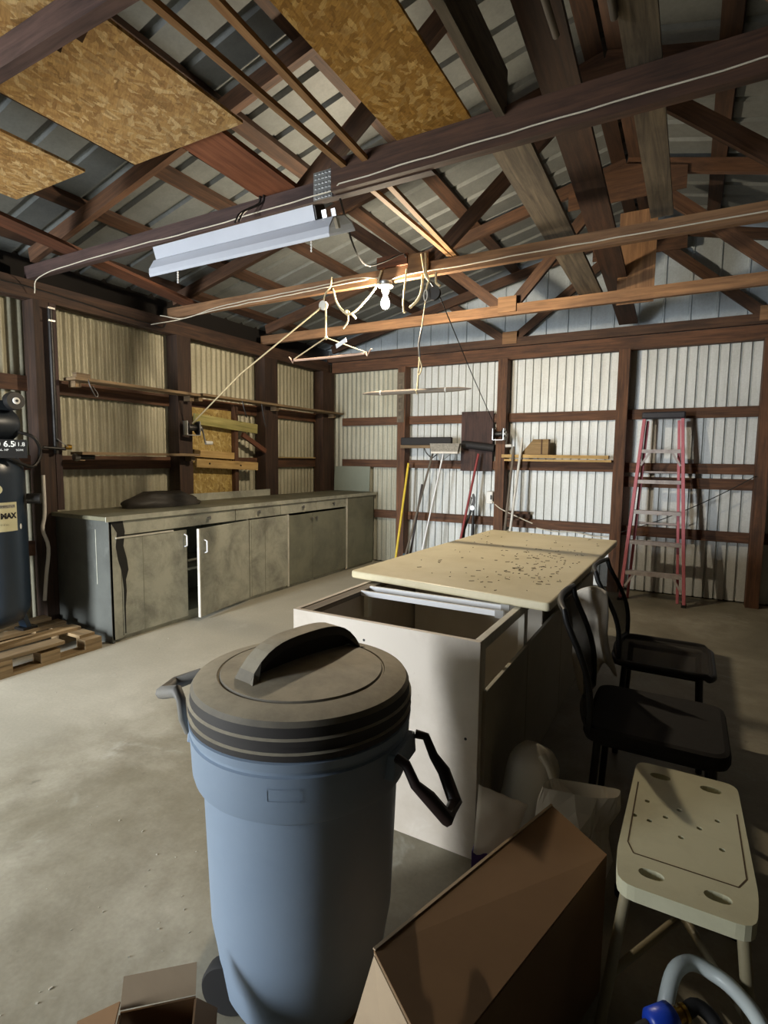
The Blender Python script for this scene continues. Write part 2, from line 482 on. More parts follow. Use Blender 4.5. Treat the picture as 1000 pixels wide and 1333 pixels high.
    def grid(s, fn, nu, nv, smooth=True, closed_u=False):
        st = len(s.v)
        s.add([fn(i / (nu - 1), j / (nv - 1)) for i in range(nu) for j in range(nv)])
        for i in range(nu - 1):
            for j in range(nv - 1):
                s.face([st + i * nv + j, st + (i + 1) * nv + j, st + (i + 1) * nv + j + 1, st + i * nv + j + 1],
                       [(i / (nu - 1), j / (nv - 1)), ((i + 1) / (nu - 1), j / (nv - 1)), ((i + 1) / (nu - 1), (j + 1) / (nv - 1)), (i / (nu - 1), (j + 1) / (nv - 1))], smooth)
        return s
    def build(s, name, mat, parent=None, origin=None, solid=0.0, bevel=0.0, subsurf=0, sharp=47):
        o0 = V(origin) if origin is not None else (root_loc(parent) if parent else V((0, 0, 0)))
        me = bpy.data.meshes.new(name)
        me.from_pydata([p - o0 for p in s.v], [], s.f)
        uvl = me.uv_layers.new(name='UVMap')
        flat = []
        for q in s.uv:
            for a in q:
                flat += [a[0], a[1]]
        uvl.data.foreach_set('uv', flat)
        me.polygons.foreach_set('use_smooth', s.sm)
        bm = bmesh.new()
        bm.from_mesh(me)
        bmesh.ops.recalc_face_normals(bm, faces=bm.faces)
        bm.to_mesh(me)
        bm.free()
        if any(s.sm):
            me.set_sharp_from_angle(angle=math.radians(sharp))
        me.materials.append(M[mat] if isinstance(mat, str) else mat)
        o = bpy.data.objects.new(name, me)
        COL.objects.link(o)
        if parent:
            o.parent = parent
        else:
            o.location = o0
        if solid:
            md = o.modifiers.new('thickness', 'SOLIDIFY')
            md.thickness = solid
            md.offset = 0
        if bevel:
            md = o.modifiers.new('edges', 'BEVEL')
            md.width = bevel
            md.segments = 2
            md.limit_method = 'ANGLE'
        if subsurf:
            md = o.modifiers.new('smooth', 'SUBSURF')
            md.levels = md.render_levels = subsurf
        return o

def root_loc(o):
    while o.parent:
        o = o.parent
    return o.location.copy()

def tag(o, label=None, cat=None, group=None, kind=None):
    if label: o['label'] = label
    if cat: o['category'] = cat
    if group: o['group'] = group
    if kind: o['kind'] = kind
    return o

def thing(name, label, cat, loc, group=None):
    o = bpy.data.objects.new(name, None)
    COL.objects.link(o)
    o.location = V(loc)
    o.empty_display_size = 0.1
    return tag(o, label, cat, group)

def copy_part(src, parent, loc=None):
    c = src.copy()
    COL.objects.link(c)
    c.parent = parent
    if loc is not None:
        c.location = loc
    return c

def rotz(a): return Matrix.Rotation(a, 3, 'Z')
def rotx(a): return Matrix.Rotation(a, 3, 'X')
def roty(a): return Matrix.Rotation(a, 3, 'Y')

def sag(a, b, drop, n=10):
    a, b = V(a), V(b)
    return [a.lerp(b, t / n) - V((0, 0, drop * 4 * (t / n) * (1 - t / n))) for t in range(n + 1)]

def smooth_path(pts, sub=4):
    """Catmull-Rom through the points."""
    p = [V(q) for q in pts]
    p = [p[0] * 2 - p[1]] + p + [p[-1] * 2 - p[-2]]
    out = []
    for i in range(1, len(p) - 2):
        for k in range(sub):
            t = k / sub
            out.append(0.5 * ((2 * p[i]) + (p[i + 1] - p[i - 1]) * t + (2 * p[i - 1] - 5 * p[i] + 4 * p[i + 1] - p[i + 2]) * t * t
                              + (3 * p[i] - p[i - 1] - 3 * p[i + 1] + p[i + 2]) * t ** 3))
    out.append(p[-2])
    return out

def text_verts(body, size, bold=0.0):
    cu = bpy.data.curves.new('lettering', 'FONT')
    cu.body = body
    cu.size = size
    cu.align_x = 'CENTER'
    cu.align_y = 'CENTER'
    cu.offset = bold
    cu.resolution_u = 3
    o = bpy.data.objects.new('lettering', cu)
    COL.objects.link(o)
    bpy.context.view_layer.update()
    me = o.evaluated_get(bpy.context.evaluated_depsgraph_get()).to_mesh()
    vs = [v.co.copy() for v in me.vertices]
    fs = [list(p.vertices) for p in me.polygons]
    o.to_mesh_clear()
    bpy.data.objects.remove(o)
    bpy.data.curves.remove(cu)
    return vs, fs

def text_on(body, size, fn, bold=0.0):
    """Lettering laid on a surface: fn maps flat (x, y) to a point."""
    vs, fs = text_verts(body, size, bold)
    mb = MB()
    n = mb.add([fn(v.x, v.y) for v in vs])
    for f in fs:
        mb.face([n + i for i in f])
    return mb

# ================================================================ THE BARN SHELL
XL, YB = -4.38, 6.20            # metal skin of the left and the back wall
RIDGE = -0.55
def zr(x):                      # underside of the roof metal
    x = x if x <= RIDGE else 2 * RIDGE - x
    return 3.21 + 0.24 * (x + 2.66)
XR = 3.30

# floor
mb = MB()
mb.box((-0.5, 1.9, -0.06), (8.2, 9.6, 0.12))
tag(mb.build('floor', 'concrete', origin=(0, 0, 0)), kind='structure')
mb = MB()
for _ in range(150):
    x, y = random.uniform(-3.4, -1.0), random.uniform(0.35, 3.6)
    if random.random() < 0.5:
        x, y = random.gauss(-1.35, 0.35), random.gauss(0.95, 0.35)
    if (x + .76) ** 2 + (y - .98) ** 2 < 0.34 ** 2 or x > -1.05:
        continue
    r = random.choice((0.0015, 0.002, 0.003))
    mb.box((x, y, r * 0.5), (r * random.uniform(1, 3), r * 1.3, r), rotz(random.uniform(0, 3)))
tag(mb.build('floor_grit', 'pebble', origin=(0, 0, 0)), 'pale grit and crumbs scattered over the concrete floor', 'grit', kind='stuff')

# corrugated sheets: the profile runs along local x, out of the wall along local y
def sheet_mesh(width, height, kind):
    mb = MB()
    if kind == 'wave':
        n = int(width / 0.068 * 8)
        xs = [i / n * width for i in range(n + 1)]
        pr = [(x, 0.009 * math.sin(2 * PI * x / 0.068)) for x in xs]
    elif kind == 'groove':
        p, pr, x = 0.088, [], 0.0
        while x < width - 1e-4:
            pr += [(x, 0), (x + 0.060, 0.004), (x + 0.066, -0.022), (x + 0.076, -0.022), (x + 0.0835, 0)]
            x += p
        pr.append((width, 0))
    else:                        # broad pans with raised ribs
        p, pr, x = 0.23, [], 0.0
        while x < width - 1e-4:
            pr += [(x, 0), (x + 0.085, 0), (x + 0.100, 0.022), (x + 0.125, 0.022), (x + 0.140, 0)]
            x += p
        pr.append((width, 0))
    a = mb.add([(x, y, 0) for x, y in pr])
    b = mb.add([(x, y, height) for x, y in pr])
    for i in range(len(pr) - 1):
        mb.face([a + i, a + i + 1, b + i + 1, b + i], None, kind == 'wave')
    return mb

def wall_sheets(wall, kind, mat, start, end, height, place, width):
    n = max(1, round((end - start) / width))
    w = (end - start) / n
    per = {'wave': 0.068, 'groove': 0.088, 'rib': 0.23}[kind]
    w = max(per, round(w / per) * per)
    first = None
    x = start
    while x < end - 0.02:
        if first is None:
            first = sheet_mesh(w, height, kind).build('metal_sheet', mat, wall, origin=(0, 0, 0))
            s = first
        else:
            s = copy_part(first, wall)
        s.matrix_local = place(x)
        x += w

def shell_wall(name, boxes):
    mb = MB()
    for lo_, hi in boxes:
        mb.box([(p + q) / 2 for p, q in zip(lo_, hi)], [q - p for p, q in zip(lo_, hi)])
    return tag(mb.build(name, 'outer', origin=(0, 0, 0)), kind='structure')

wl = shell_wall('wall_left', [((XL - 0.06, FRONT_Y, 0), (XL - 0.03, YB + 0.06, 2.72))])
wbk = shell_wall('wall_back', [((XL - 0.03, YB + 0.03, 0), (XR, YB + 0.06, 2.62))])
wr = shell_wall('wall_right', [((XR, FRONT_Y, 0), (XR + 0.03, YB + 0.06, 2.70))])
wf = shell_wall('wall_front', [((XL, FRONT_Y - 0.03, 0), (DOOR_X0, FRONT_Y, DOOR_H)), ((DOOR_X1, FRONT_Y - 0.03, 0), (XR, FRONT_Y, DOOR_H)),
                               ((XL, FRONT_Y - 0.03, DOOR_H), (XR, FRONT_Y, 3.66))])
# left: sheets face +x (local y -> +x, local x -> +y)
mk = lambda x0: (lambda y: Matrix(((0, 1, 0, x0), (1, 0, 0, y), (0, 0, 1, 0.015), (0, 0, 0, 1))))
wall_sheets(wl, 'wave', 'sheet_left', FRONT_Y, YB, 2.58, mk(XL), 0.748)
mb_ = lambda x: Matrix(((1, 0, 0, x), (0, -1, 0, YB), (0, 0, 1, 0.015), (0, 0, 0, 1)))
wall_sheets(wbk, 'wave', 'sheet_old', XL + 0.02, -3.15, 2.58, mb_, 0.612)
wall_sheets(wbk, 'groove', 'sheet_back', -3.13, XR - 0.1, 2.58, mb_, 0.704)
wall_sheets(wr, 'groove', 'sheet_dark', FRONT_Y, YB, 2.58, lambda y: Matrix(((0, -1, 0, XR - 0.01), (1, 0, 0, y), (0, 0, 1, 0.015), (0, 0, 0, 1))), 0.88)

# gable metal above the back wall
x = XL + 0.05
k = 0
while x < XR - 0.1:
    w = 0.92
    mb = MB()
    pr = []
    q = 0.0
    while q < w - 1e-4:
        pr += [(q, 0), (q + 0.10, 0), (q + 0.108, -0.016), (q + 0.122, -0.016), (q + 0.13, 0)]
        q += 0.23
    pr.append((w, 0))
    a = mb.add([(x + px, YB + py + 0.01, 2.56) for px, py in pr])
    b = mb.add([(x + px, YB + py + 0.01, max(2.57, zr(x + px) - 0.035)) for px, py in pr])
    for i in range(len(pr) - 1):
        mb.face([a + i, a + i + 1, b + i + 1, b + i])
    mb.build('gable_sheet', 'sheet_gable', wbk, origin=(0, 0, 0))
    x += w

# posts, girts and plates
def post_left(y, w=0.11):
    MB().bar((-4.27, y, 0), (-4.27, y, 2.47), w, 0.14, up=(1, 0, 0)).build('post', 'post', wl)
for y in (-1.35, -0.12, 1.12, 2.36):
    post_left(y)
post_left(3.655, 0.16)
post_left(4.885, 0.22)
post_left(6.02, 0.26)
MB().bar((-4.225, 2.445, 0.93), (-4.225, 2.445, 2.47), 0.05, 0.05, up=(1, 0, 0)).build('post_strip', 'dark_board', wl)
ys = [-2.58, -1.35, -0.12, 1.12, 2.36, 3.655, 4.885, 6.02]
hw = [0, .055, .055, .055, .055, .08, .11, .13]
for i in range(len(ys) - 1):
    for z in ((0.64, 1.29, 1.875)):
        MB().bar((-4.345, ys[i] + hw[i], z), (-4.345, ys[i + 1] - hw[i + 1], z), 0.04, 0.11).build('girt', 'girt', wl)
MB().bar((-4.235, FRONT_Y, 2.535), (-4.235, 6.02, 2.535), 0.05, 0.13).build('top_plate', 'post', wl)
MB().bar((-4.30, FRONT_Y, 2.535), (-4.30, 6.17, 2.535), 0.05, 0.13).build('top_plate', 'post', wl)
MB().bar((-4.385, FRONT_Y, 2.70), (-4.385, YB + 0.12, 2.70), 0.03, 0.30).build('eave_filler', 'eave', wl)  # filler added to close the eave gap, coloured as its shade

bx = [-4.12, -3.125, -1.865, -0.625, 0.590, 1.83, 3.0]
for x in bx[1:]:
    MB().bar((x, 6.10, 0), (x, 6.10, 2.47), 0.105, 0.14, up=(0, 1, 0)).build('post', 'girt', wbk)
for i in range(len(bx) - 1):
    zs = [0.64, 1.29, 1.83]
    if i == 4:
        pass
    for z in zs:
        h = 0.10
        MB().bar((bx[i] + 0.053, 6.165, z), (bx[i + 1] - 0.053, 6.165, z), 0.04, h).build('girt', 'girt', wbk)
    if i == 3:
        MB().bar((bx[i] + 0.053, 6.165, 1.145), (bx[i + 1] - 0.053, 6.165, 1.145), 0.04, 0.105).build('girt', 'girt', wbk)
MB().bar((-4.2, 6.135, 2.535), (3.1, 6.135, 2.535), 0.08, 0.13).build('top_plate', 'girt', wbk)
for y in (2.36, 3.655, 4.885, 6.02, 1.12, -0.1, -1.35):
    MB().bar((XR - 0.1, y, 0), (XR - 0.1, y, 2.6), 0.11, 0.14, up=(1, 0, 0)).build('post', 'post', wr)
MB().bar((XR - 0.1, FRONT_Y, 2.635), (XR - 0.1, 6.1, 2.635), 0.10, 0.07).build('top_plate', 'post', wr)
for x in (DOOR_X0 - 0.07, DOOR_X1 + 0.07):
    MB().bar((x, FRONT_Y + 0.06, 0), (x, FRONT_Y + 0.06, DOOR_H + 0.1), 0.12, 0.1, up=(0, 1, 0)).build('post', 'post', wf)
MB().bar((DOOR_X0 - 0.13, FRONT_Y + 0.06, DOOR_H + 0.16), (DOOR_X1 + 0.13, FRONT_Y + 0.06, DOOR_H + 0.16), 0.1, 0.12).build('door_header', 'post', wf)

# roof: outer cladding, ribbed sheets, purlins
mb = MB()
for sgn in (-1, 1):
    xe = RIDGE + sgn * 4.0
    a, b = (RIDGE, zr(RIDGE) + 0.05), (xe, zr(xe) + 0.05)
    mb.prism([(a[0], a[1]), (b[0], b[1]), (b[0], b[1] + 0.03), (a[0], a[1] + 0.03)], (0, FRONT_Y - 0.3, 0), (1, 0, 0), (0, 0, 1), (0, YB + 0.42 - FRONT_Y, 0))
ceil = tag(mb.build('ceiling', 'outer', origin=(0, 0, 0)), kind='structure')
first = None
for sgn in (-1, 1):
    ang = math.atan(0.24)
    for k in range(10):
        y0 = FRONT_Y - 0.25 + k * 0.92
        if y0 > YB + 0.1:
            continue
        if first is None:
            mb = sheet_mesh(0.92, 4.1, 'rib')
            first = mb.build('roof_sheet', 'sheet_roof', ceil, origin=(0, 0, 0))
            s = first
        else:
            s = copy_part(first, ceil)
        # local x -> +Y, local z -> down the slope, local y -> out of the roof
        d = V((sgn * math.cos(ang), 0, -math.sin(ang)))
        nrm = V((sgn * math.sin(ang), 0, math.cos(ang)))
        m = Matrix(((0, nrm.x, d.x, RIDGE), (1, 0, 0, y0), (0, nrm.z, d.z, zr(RIDGE)), (0, 0, 0, 1)))
        s.matrix_local = m
for sgn in (-1, 1):
    nrm = V((sgn * 0.2334, 0, 0.9724))
    for dx in (0.07, 0.62, 1.22, 1.82, 2.42, 3.02, 3.55):
        x = RIDGE + sgn * dx
        c = V((x, 0, zr(x))) - nrm * 0.022
        MB().bar((c.x, FRONT_Y, c.z), (c.x, YB - 0.02, c.z), 0.10, 0.04, up=nrm).build('purlin', 'purlin', ceil)

# ---------------------------------------------------------------- roof trusses
def truss(Y, nl, nr, label, chord='truss', wood='truss', gussets=True):
    t = thing('roof_truss', label, 'roof truss', (RIDGE, Y, 2.60))
    if chord == 'spliced':
        MB().bar((-4.24, Y + 0.0, 2.645), (-1.05, Y, 2.645), 0.042, 0.09).build('bottom_chord', 'truss_purple', t)
        MB().bar((-1.55, Y - 0.043, 2.672), (3.18, Y - 0.043, 2.672), 0.042, 0.14).build('bottom_chord', 'truss_dark', t)  # darker wood carries the dim light on the right half of the beam
    else:
        MB().bar((-4.24, Y, 2.645), (3.18, Y, 2.645), 0.042, 0.09).build('bottom_chord', chord, t)
    nrmL, nrmR = V((-0.2334, 0, 0.9724)), V((0.2334, 0, 0.9724))
    off = 0.092
    for sgn, nm in ((-1, nrmL), (1, nrmR)):
        xe = RIDGE + sgn * 3.62
        a = V((RIDGE, Y, zr(RIDGE))) - V((0, 0, off))
        b = V((xe, Y, zr(xe))) - V((0, 0, off))
        MB().bar(a, b, 0.042, 0.095, up=nm).build('rafter', wood, t)
    yw = Y + 0.043
    for sgn, nx in ((-1, nl), (1, nr)):
        MB().bar((nx, yw, 2.66), (RIDGE + sgn * 0.12, yw, zr(RIDGE) - 0.20), 0.04, 0.09, up=(1, 0, 0)).build('web', wood, t)
        xm = nx + sgn * 0.72
        MB().bar((nx + sgn * 0.06, yw, 2.67), (xm, yw, zr(xm) - 0.12), 0.04, 0.09, up=(1, 0, 0)).build('web', wood, t)
    if gussets:
        for nx in (nl, nr):
            MB().box((nx, Y - 0.027, 2.69), (0.16, 0.012, 0.13)).build('gusset_plate', 'plywood', t)
    MB().prism([(-0.42, -0.10), (0.42, -0.10), (0.42, 0.06), (0.0, 0.165), (-0.42, 0.06)], (RIDGE, Y - 0.036, zr(RIDGE) - 0.26), (1, 0, 0), (0, 0, 1), (0, 0.012, 0)).build('ridge_gusset', 'truss', t)
    return t
truss(1.07, -1.75, 0.65, 'dark roof truss nearest the camera, crossing above the large flake boards', 'truss_purple', gussets=False)
tA = truss(2.30, -1.85, 0.45, 'roof truss with spliced purple and brown lower beam behind the hanging light fixture', 'spliced', gussets=False)
tB = truss(3.53, -1.70, 0.62, 'roof truss whose tan lower beam carries the lit bulb and the ropes', 'truss_tan')
tC = truss(4.78, -1.45, 0.55, 'roof truss between the bulb beam and the end wall, with small plywood gusset', 'truss_tan')
tD = truss(6.06, -1.80, 0.56, 'roof truss standing on the plate of the metal end wall', 'truss')
# A: grey nail plate on its lower beam
mb = MB()
mb.box((-1.625, 2.276, 2.665), (0.11, 0.004, 0.13))
for i in range(5):
    for j in range(6):
        mb.box((-1.665 + i * 0.02, 2.272, 2.61 + j * 0.022), (0.012, 0.006, 0.006))
mb.build('nail_plate', 'galv', tA)
# C: wide vertical board hanging at the middle
MB().bar((-0.45, 4.855, 2.60), (-0.45, 4.855, 3.30), 0.27, 0.02, up=(0, 1, 0)).build('hanger_board', 'truss_tan', tC)
# B: short block beside its gusset
MB().box((-1.90, 3.51, 2.73), (0.24, 0.05, 0.075)).build('block', 'red_board', tB)

# ---------------------------------------------------------------- loose boards lying on the beams
def loose(name, a, b, w, h, mat, label, cat='board', up=(0, 0, 1), group=None):
    o = MB().bar(a, b, w, h, up).build(name, mat, origin=[(p + q) / 2 for p, q in zip(a, b)])
    return tag(o, label, cat, group)
ZT = 2.692
loose('long_board', (-0.775, 2.33, ZT + 0.05 + 0.013), (-0.775, 4.88, ZT + 0.013), 0.175, 0.025, 'gray_board', 'wide weathered gray board lying lengthwise above the bulb beam')
loose('edge_board', (-0.735, 0.85, 2.80), (-0.735, 2.26, 2.80), 0.035, 0.18, 'gray_board', 'gray board on edge right of the golden flake board')
loose('narrow_board', (-0.225, 0.95, 2.76), (-0.215, 3.62, 2.76), 0.115, 0.025, 'gray_board', 'narrow gray board running away from the camera, right of the widest gray board')
loose('thin_stick', (-1.485, 0.95, 2.705), (-1.47, 3.56, 2.705), 0.028, 0.02, 'stick', 'thin wooden strip across the beams, left one of two')
loose('thin_stick', (-1.29, 0.95, 2.705), (-1.44, 3.56, 2.705), 0.03, 0.02, 'stick', 'thin wooden strip across the beams, right one of two')
loose('red_brown_board', (-1.91, 1.02, 2.74), (-1.92, 2.37, 2.705), 0.24, 0.022, 'red_lit', 'short red brown board behind the largest flake board')
loose('diagonal_board', (-3.42, 1.20, 2.705), (-3.98, 3.58, 2.705), 0.15, 0.022, 'red_board', 'red brown board lying slantwise on the beams along the left wall')
loose('sway_brace', (-0.60, 0.9, 3.20), (-0.60, 6.0, 2.715), 0.17, 0.03, 'truss_dark', 'long red brown brace sloping down the middle towards the end wall')
def osb_board(x0, x1, y0, y1, z, mat, label, tilt=0.0):
    cx, cy = (x0 + x1) / 2, (y0 + y1) / 2
    mb = MB().box((cx, cy, z), (x1 - x0, y1 - y0, 0.012), rotx(tilt))
    return tag(mb.build('flake_board', mat, origin=(cx, cy, z)), label, 'board')
osb_board(-2.33, -1.66, 0.45, 1.77, 2.703, 'osb', 'large pressed flake board lying on the beams at upper left')
osb_board(-3.20, -2.60, 0.45, 1.70, 2.703, 'osb', 'flake board nearest the left wall, cut off by the frame edge')
osb_board(-1.20, -0.86, 0.45, 2.40, 2.745, 'osb2', 'long golden flake board near the top centre above the spliced beam')
for x, y1, lab in ((-0.46, 1.95, 'pale rod end above the beams, left of the narrow gray board'), (-0.285, 1.96, 'pale rod end lying against the narrow gray board')):
    MB_ = MB().tube([(x, 0.9, 2.735), (x, y1, 2.735)], 0.012, 10)
    tag(MB_.build('handle_rod', 'gray_handle', origin=(x, 1.4, 2.735)), lab, 'rod')

# ================================================================ THE LONG METAL WORKBENCH
BX, BY0, BY1 = -3.55, 2.39, 6.12
wb = thing('workbench', 'long olive gray metal workbench cabinet with drawers along the left wall', 'workbench', (-3.87, 4.25, 0))
mb = MB()
mb.box((-3.87, BY0 + 0.01, 0.445), (0.64, 0.02, 0.89))
mb.build('end_panel', 'bench_end', wb)
mb = MB()
mb.box((-4.18, 4.25, 0.445), (0.02, 3.70, 0.89))
mb.box((-3.87, 4.25, 0.06), (0.60, 3.70, 0.03))
mb.box((-3.87, BY1 - 0.01, 0.445), (0.64, 0.02, 0.89))
mb.box((-3.87, 4.25, 0.42), (0.58, 3.70, 0.02))
for y in (3.80, 4.37, 5.48):
    mb.box((-3.87, y, 0.445), (0.60, 0.02, 0.87))
mb.box((-3.583, 4.25, 0.835), (0.02, 3.70, 0.11))
mb.box((-3.583, 4.25, 0.03), (0.02, 3.70, 0.06))
mb.box((-3.583, 2.44, 0.445), (0.02, 0.08, 0.87))
mb.box((-3.583, 5.47, 0.445), (0.02, 0.04, 0.87))
mb.build('body', 'bench', wb)
mb = MB()
mb.box((-3.865, 4.25, 0.905), (0.655, 3.78, 0.03))
top = mb.build('worktop', 'bench_top', wb, bevel=0.004)
MB().box((-3.5345, 4.25, 0.903), (0.006, 3.78, 0.036)).build('front_lip', 'bench', wb)
MB().box((-4.186, 4.25, 0.955), (0.012, 1.15, 0.07)).build('backsplash', 'bench', wb)
# corner stile, filler panels, doors, drawers
def front(name, y0, y1, z0, z1, mat, dx=0.0, t=0.018):
    return MB().box((BX - t / 2 + dx, (y0 + y1) / 2, (z0 + z1) / 2), (t, y1 - y0, z1 - z0)).build(name, mat, wb, bevel=0.003)
def knob(parent, y, z):
    R = roty(PI / 2)
    MB().lathe([(0.007, 0.0), (0.006, 0.014), (0.016, 0.02), (0.017, 0.027), (0.008, 0.032)], (BX, y, z), 12, R).build('knob', 'steel', parent)
def pull(parent, pts):
    MB().tube(pts, 0.006, 8).build('handle', 'white_metal', parent)
front('stile', 2.392, 2.478, 0.02, 0.885, 'bench')
d1 = front('door', 2.482, 3.075, 0.035, 0.755, 'bench')
front('filler_strip', 3.805, 3.83, 0.035, 0.765, 'bench')
front('front_panel', 3.832, 4.362, 0.035, 0.765, 'bench')
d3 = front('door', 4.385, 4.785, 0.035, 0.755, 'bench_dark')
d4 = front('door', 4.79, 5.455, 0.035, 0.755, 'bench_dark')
front('stile', 4.362, 4.382, 0.02, 0.77, 'white_edge', 0.004)
front('stile', 5.460, 5.485, 0.02, 0.885, 'white_edge', 0.004)
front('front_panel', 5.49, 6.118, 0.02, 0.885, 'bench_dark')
pull(d1, [(BX + 0.002, 3.05, 0.62), (BX + 0.03, 3.05, 0.63), (BX + 0.03, 3.05, 0.71), (BX + 0.002, 3.05, 0.72)])
MB().box((BX + 0.001, 2.69, 0.762), (0.012, 0.5, 0.012)).build('drip_rail', 'white_edge', wb)
# the door that hangs ajar, hinged at its far edge
a = math.radians(8.5)
L = 0.70
R = rotz(0)
hy = 3.80
def ad(s, off, z):     # s metres from the hinge along the door, off = out of its face
    return V((BX + math.sin(a) * s + math.cos(a) * off, hy - math.cos(a) * s + math.sin(a) * off, z))
mb = MB()
n = mb.add([ad(s, o, z) for s in (0.003, L) for o in (-0.018, 0) for z in (0.03, 0.765)])
for q in ((0, 1, 3, 2), (4, 6, 7, 5), (0, 4, 5, 1), (2, 3, 7, 6), (0, 2, 6, 4), (1, 5, 7, 3)):
    mb.face([n + i for i in q])
d2 = mb.build('door', 'bench', wb, bevel=0.003)
pull(d2, [ad(L - 0.06, 0.002, 0.56), ad(L - 0.06, 0.032, 0.57), ad(L - 0.06, 0.032, 0.66), ad(L - 0.06, 0.002, 0.67)])
mb = MB()
n = mb.add([ad(s, o, z) for s in (L - 0.012, L + 0.002) for o in (-0.019, 0.003) for z in (0.03, 0.765)])
for q in ((0, 1, 3, 2), (4, 6, 7, 5), (0, 4, 5, 1), (2, 3, 7, 6), (0, 2, 6, 4), (1, 5, 7, 3)):
    mb.face([n + i for i in q])
mb.build('edge_strip', 'white_edge', d2)
for y0, y1, ky in ((2.482, 3.625, 3.30), (3.632, 4.25, 3.92), (4.257, 4.86, 4.60), (4.867, 5.455, 5.17)):
    dr = front('drawer', y0, y1, 0.778, 0.882, 'bench')
    knob(dr, ky, 0.835)
for y, z0_, z1_ in ((2.66, 0.04, 0.75), (4.02, 0.04, 0.76)):
    MB().box((BX + 0.0003, y, (z0_ + z1_) / 2), (0.0012, 0.004, z1_ - z0_)).build('seam', 'bench_dark', wb)
knob(d3, 4.755, 0.70)
knob(d4, 4.84, 0.70)
# black drip down the near corner, and a pale streak on the end panel
pl = [(2.40, .885), (2.50, .885), (2.515, .80), (2.50, .70), (2.525, .60), (2.535, .52), (2.512, .45), (2.515, .36), (2.503, .25), (2.50, .05), (2.492, .05),
      (2.490, .25), (2.492, .38), (2.486, .45), (2.478, .52), (2.455, .60), (2.44, .70), (2.452, .80)]
mb = MB()
mb.prism([(y, z) for y, z in pl], (BX + 0.0005, 0, 0), (0, 1, 0), (0, 0, 1), (0.0012, 0, 0))
mb.build('black_drip', 'stain', wb)
MB().box((-3.70, BY0 - 0.001, 0.62), (0.006, 0.003, 0.40)).build('pale_streak', 'bench', wb)

# dark folded bag on the bench
def bag(u, v):
    a_ = u * 2 * PI
    ry, rx = 0.37, 0.155
    s = max(0.0, 1 - v ** 2.4)
    y = 3.17 + ry * math.cos(a_) * s ** 0.5 * (1.15 if math.cos(a_) > 0 else 0.95)
    x = -3.99 + rx * math.sin(a_) * s ** 0.5
    h = 0.13 * (1 - 0.45 * max(0, math.cos(a_)) * (1 - v)) 
    z = 0.922 + h * v * (1 + 0.25 * noise.noise((x * 9, y * 7, 2)))
    k = noise.noise((x * 12, y * 9, v * 3)) * 0.03
    return V((x + k, y + k, max(0.921, z + k * 0.6 * v)))
mb = MB().grid(lambda u, v: bag(u, v), 41, 9)
o = mb.build('folded_bag', 'tarp', origin=(-3.99, 3.17, 0.92))
tag(o, 'dark crumpled leather bag lying on the gray workbench', 'bag')
# green-gray sheet standing at the far end of the bench
o = MB().box((-3.885, 6.105, 1.085), (0.55, 0.012, 0.325), rotx(-0.05)).build('metal_panel', 'green_panel', origin=(-3.885, 6.105, 0.925))
tag(o, 'flat green gray sheet standing on the far end of the workbench', 'panel')

# ================================================================ SHELVES ON THE LEFT WALL
def shelf(label, y0, y1, z, x0=-4.195, x1=-4.04, mat='shelf', t=0.022, cleats=()):
    r = thing('wall_shelf', label, 'shelf', ((x0 + x1) / 2, (y0 + y1) / 2, z), 'shelves on the left wall')
    MB().bar(((x0 + x1) / 2, y0, z), ((x0 + x1) / 2, y1, z), x1 - x0, t).build('board', mat, r)
    for c in cleats:
        MB().box((x0 + 0.045, c, z - t / 2 - 0.024), (0.085, 0.045, 0.046)).build('cleat', mat, r)
    return r
s1 = shelf('upper left shelf board above the bag, nearer the compressor', 2.50, 3.70, 1.925, cleats=(2.56, 3.655))
MB().box((-4.10, 2.585, 1.955), (0.05, 0.11, 0.035)).build('stop_block', 'shelf', s1)
s2 = shelf('upper shelf board running into the far left corner', 3.73, 6.13, 1.935, cleats=(3.76, 4.88, 6.02))
s3 = shelf('lower left shelf board above the folded bag', 2.53, 3.68, 1.365, cleats=(2.57, 3.655))
o = MB().box((-4.305, 5.42, 1.352), (0.05, 0.84, 0.012)).build('ledge_strip', 'pine', origin=(-4.305, 5.42, 1.35))
tag(o, 'thin pale strip lying on the wall rail near the far corner', 'strip')
# hanging clip on the upper shelf
mb = MB().tube(smooth_path([(-4.045, 2.60, 1.93), (-4.03, 2.61, 1.87), (-4.03, 2.65, 1.80), (-4.03, 2.665, 1.825), (-4.035, 2.625, 1.88)]), 0.005, 6)
tag(mb.build('spring_clip', 'darksteel', origin=(-4.04, 2.62, 1.93)), 'small metal clip hanging from the upper left shelf', 'clip')
# two hanging bits of cord under the far shelf
for y, dz, lab in ((4.26, 0.16, 'short strip hanging under the far upper shelf'), (4.55, 0.24, 'dark cord end hanging under the far upper shelf')):
    mb = MB().tube(smooth_path([(-4.05, y, 1.921), (-4.04, y + 0.015, 1.92 - dz * 0.5), (-4.04, y + 0.05, 1.92 - dz)]), 0.006, 6)
    tag(mb.build('cord_end', 'darksteel', origin=(-4.05, y, 1.92)), lab, 'cord')

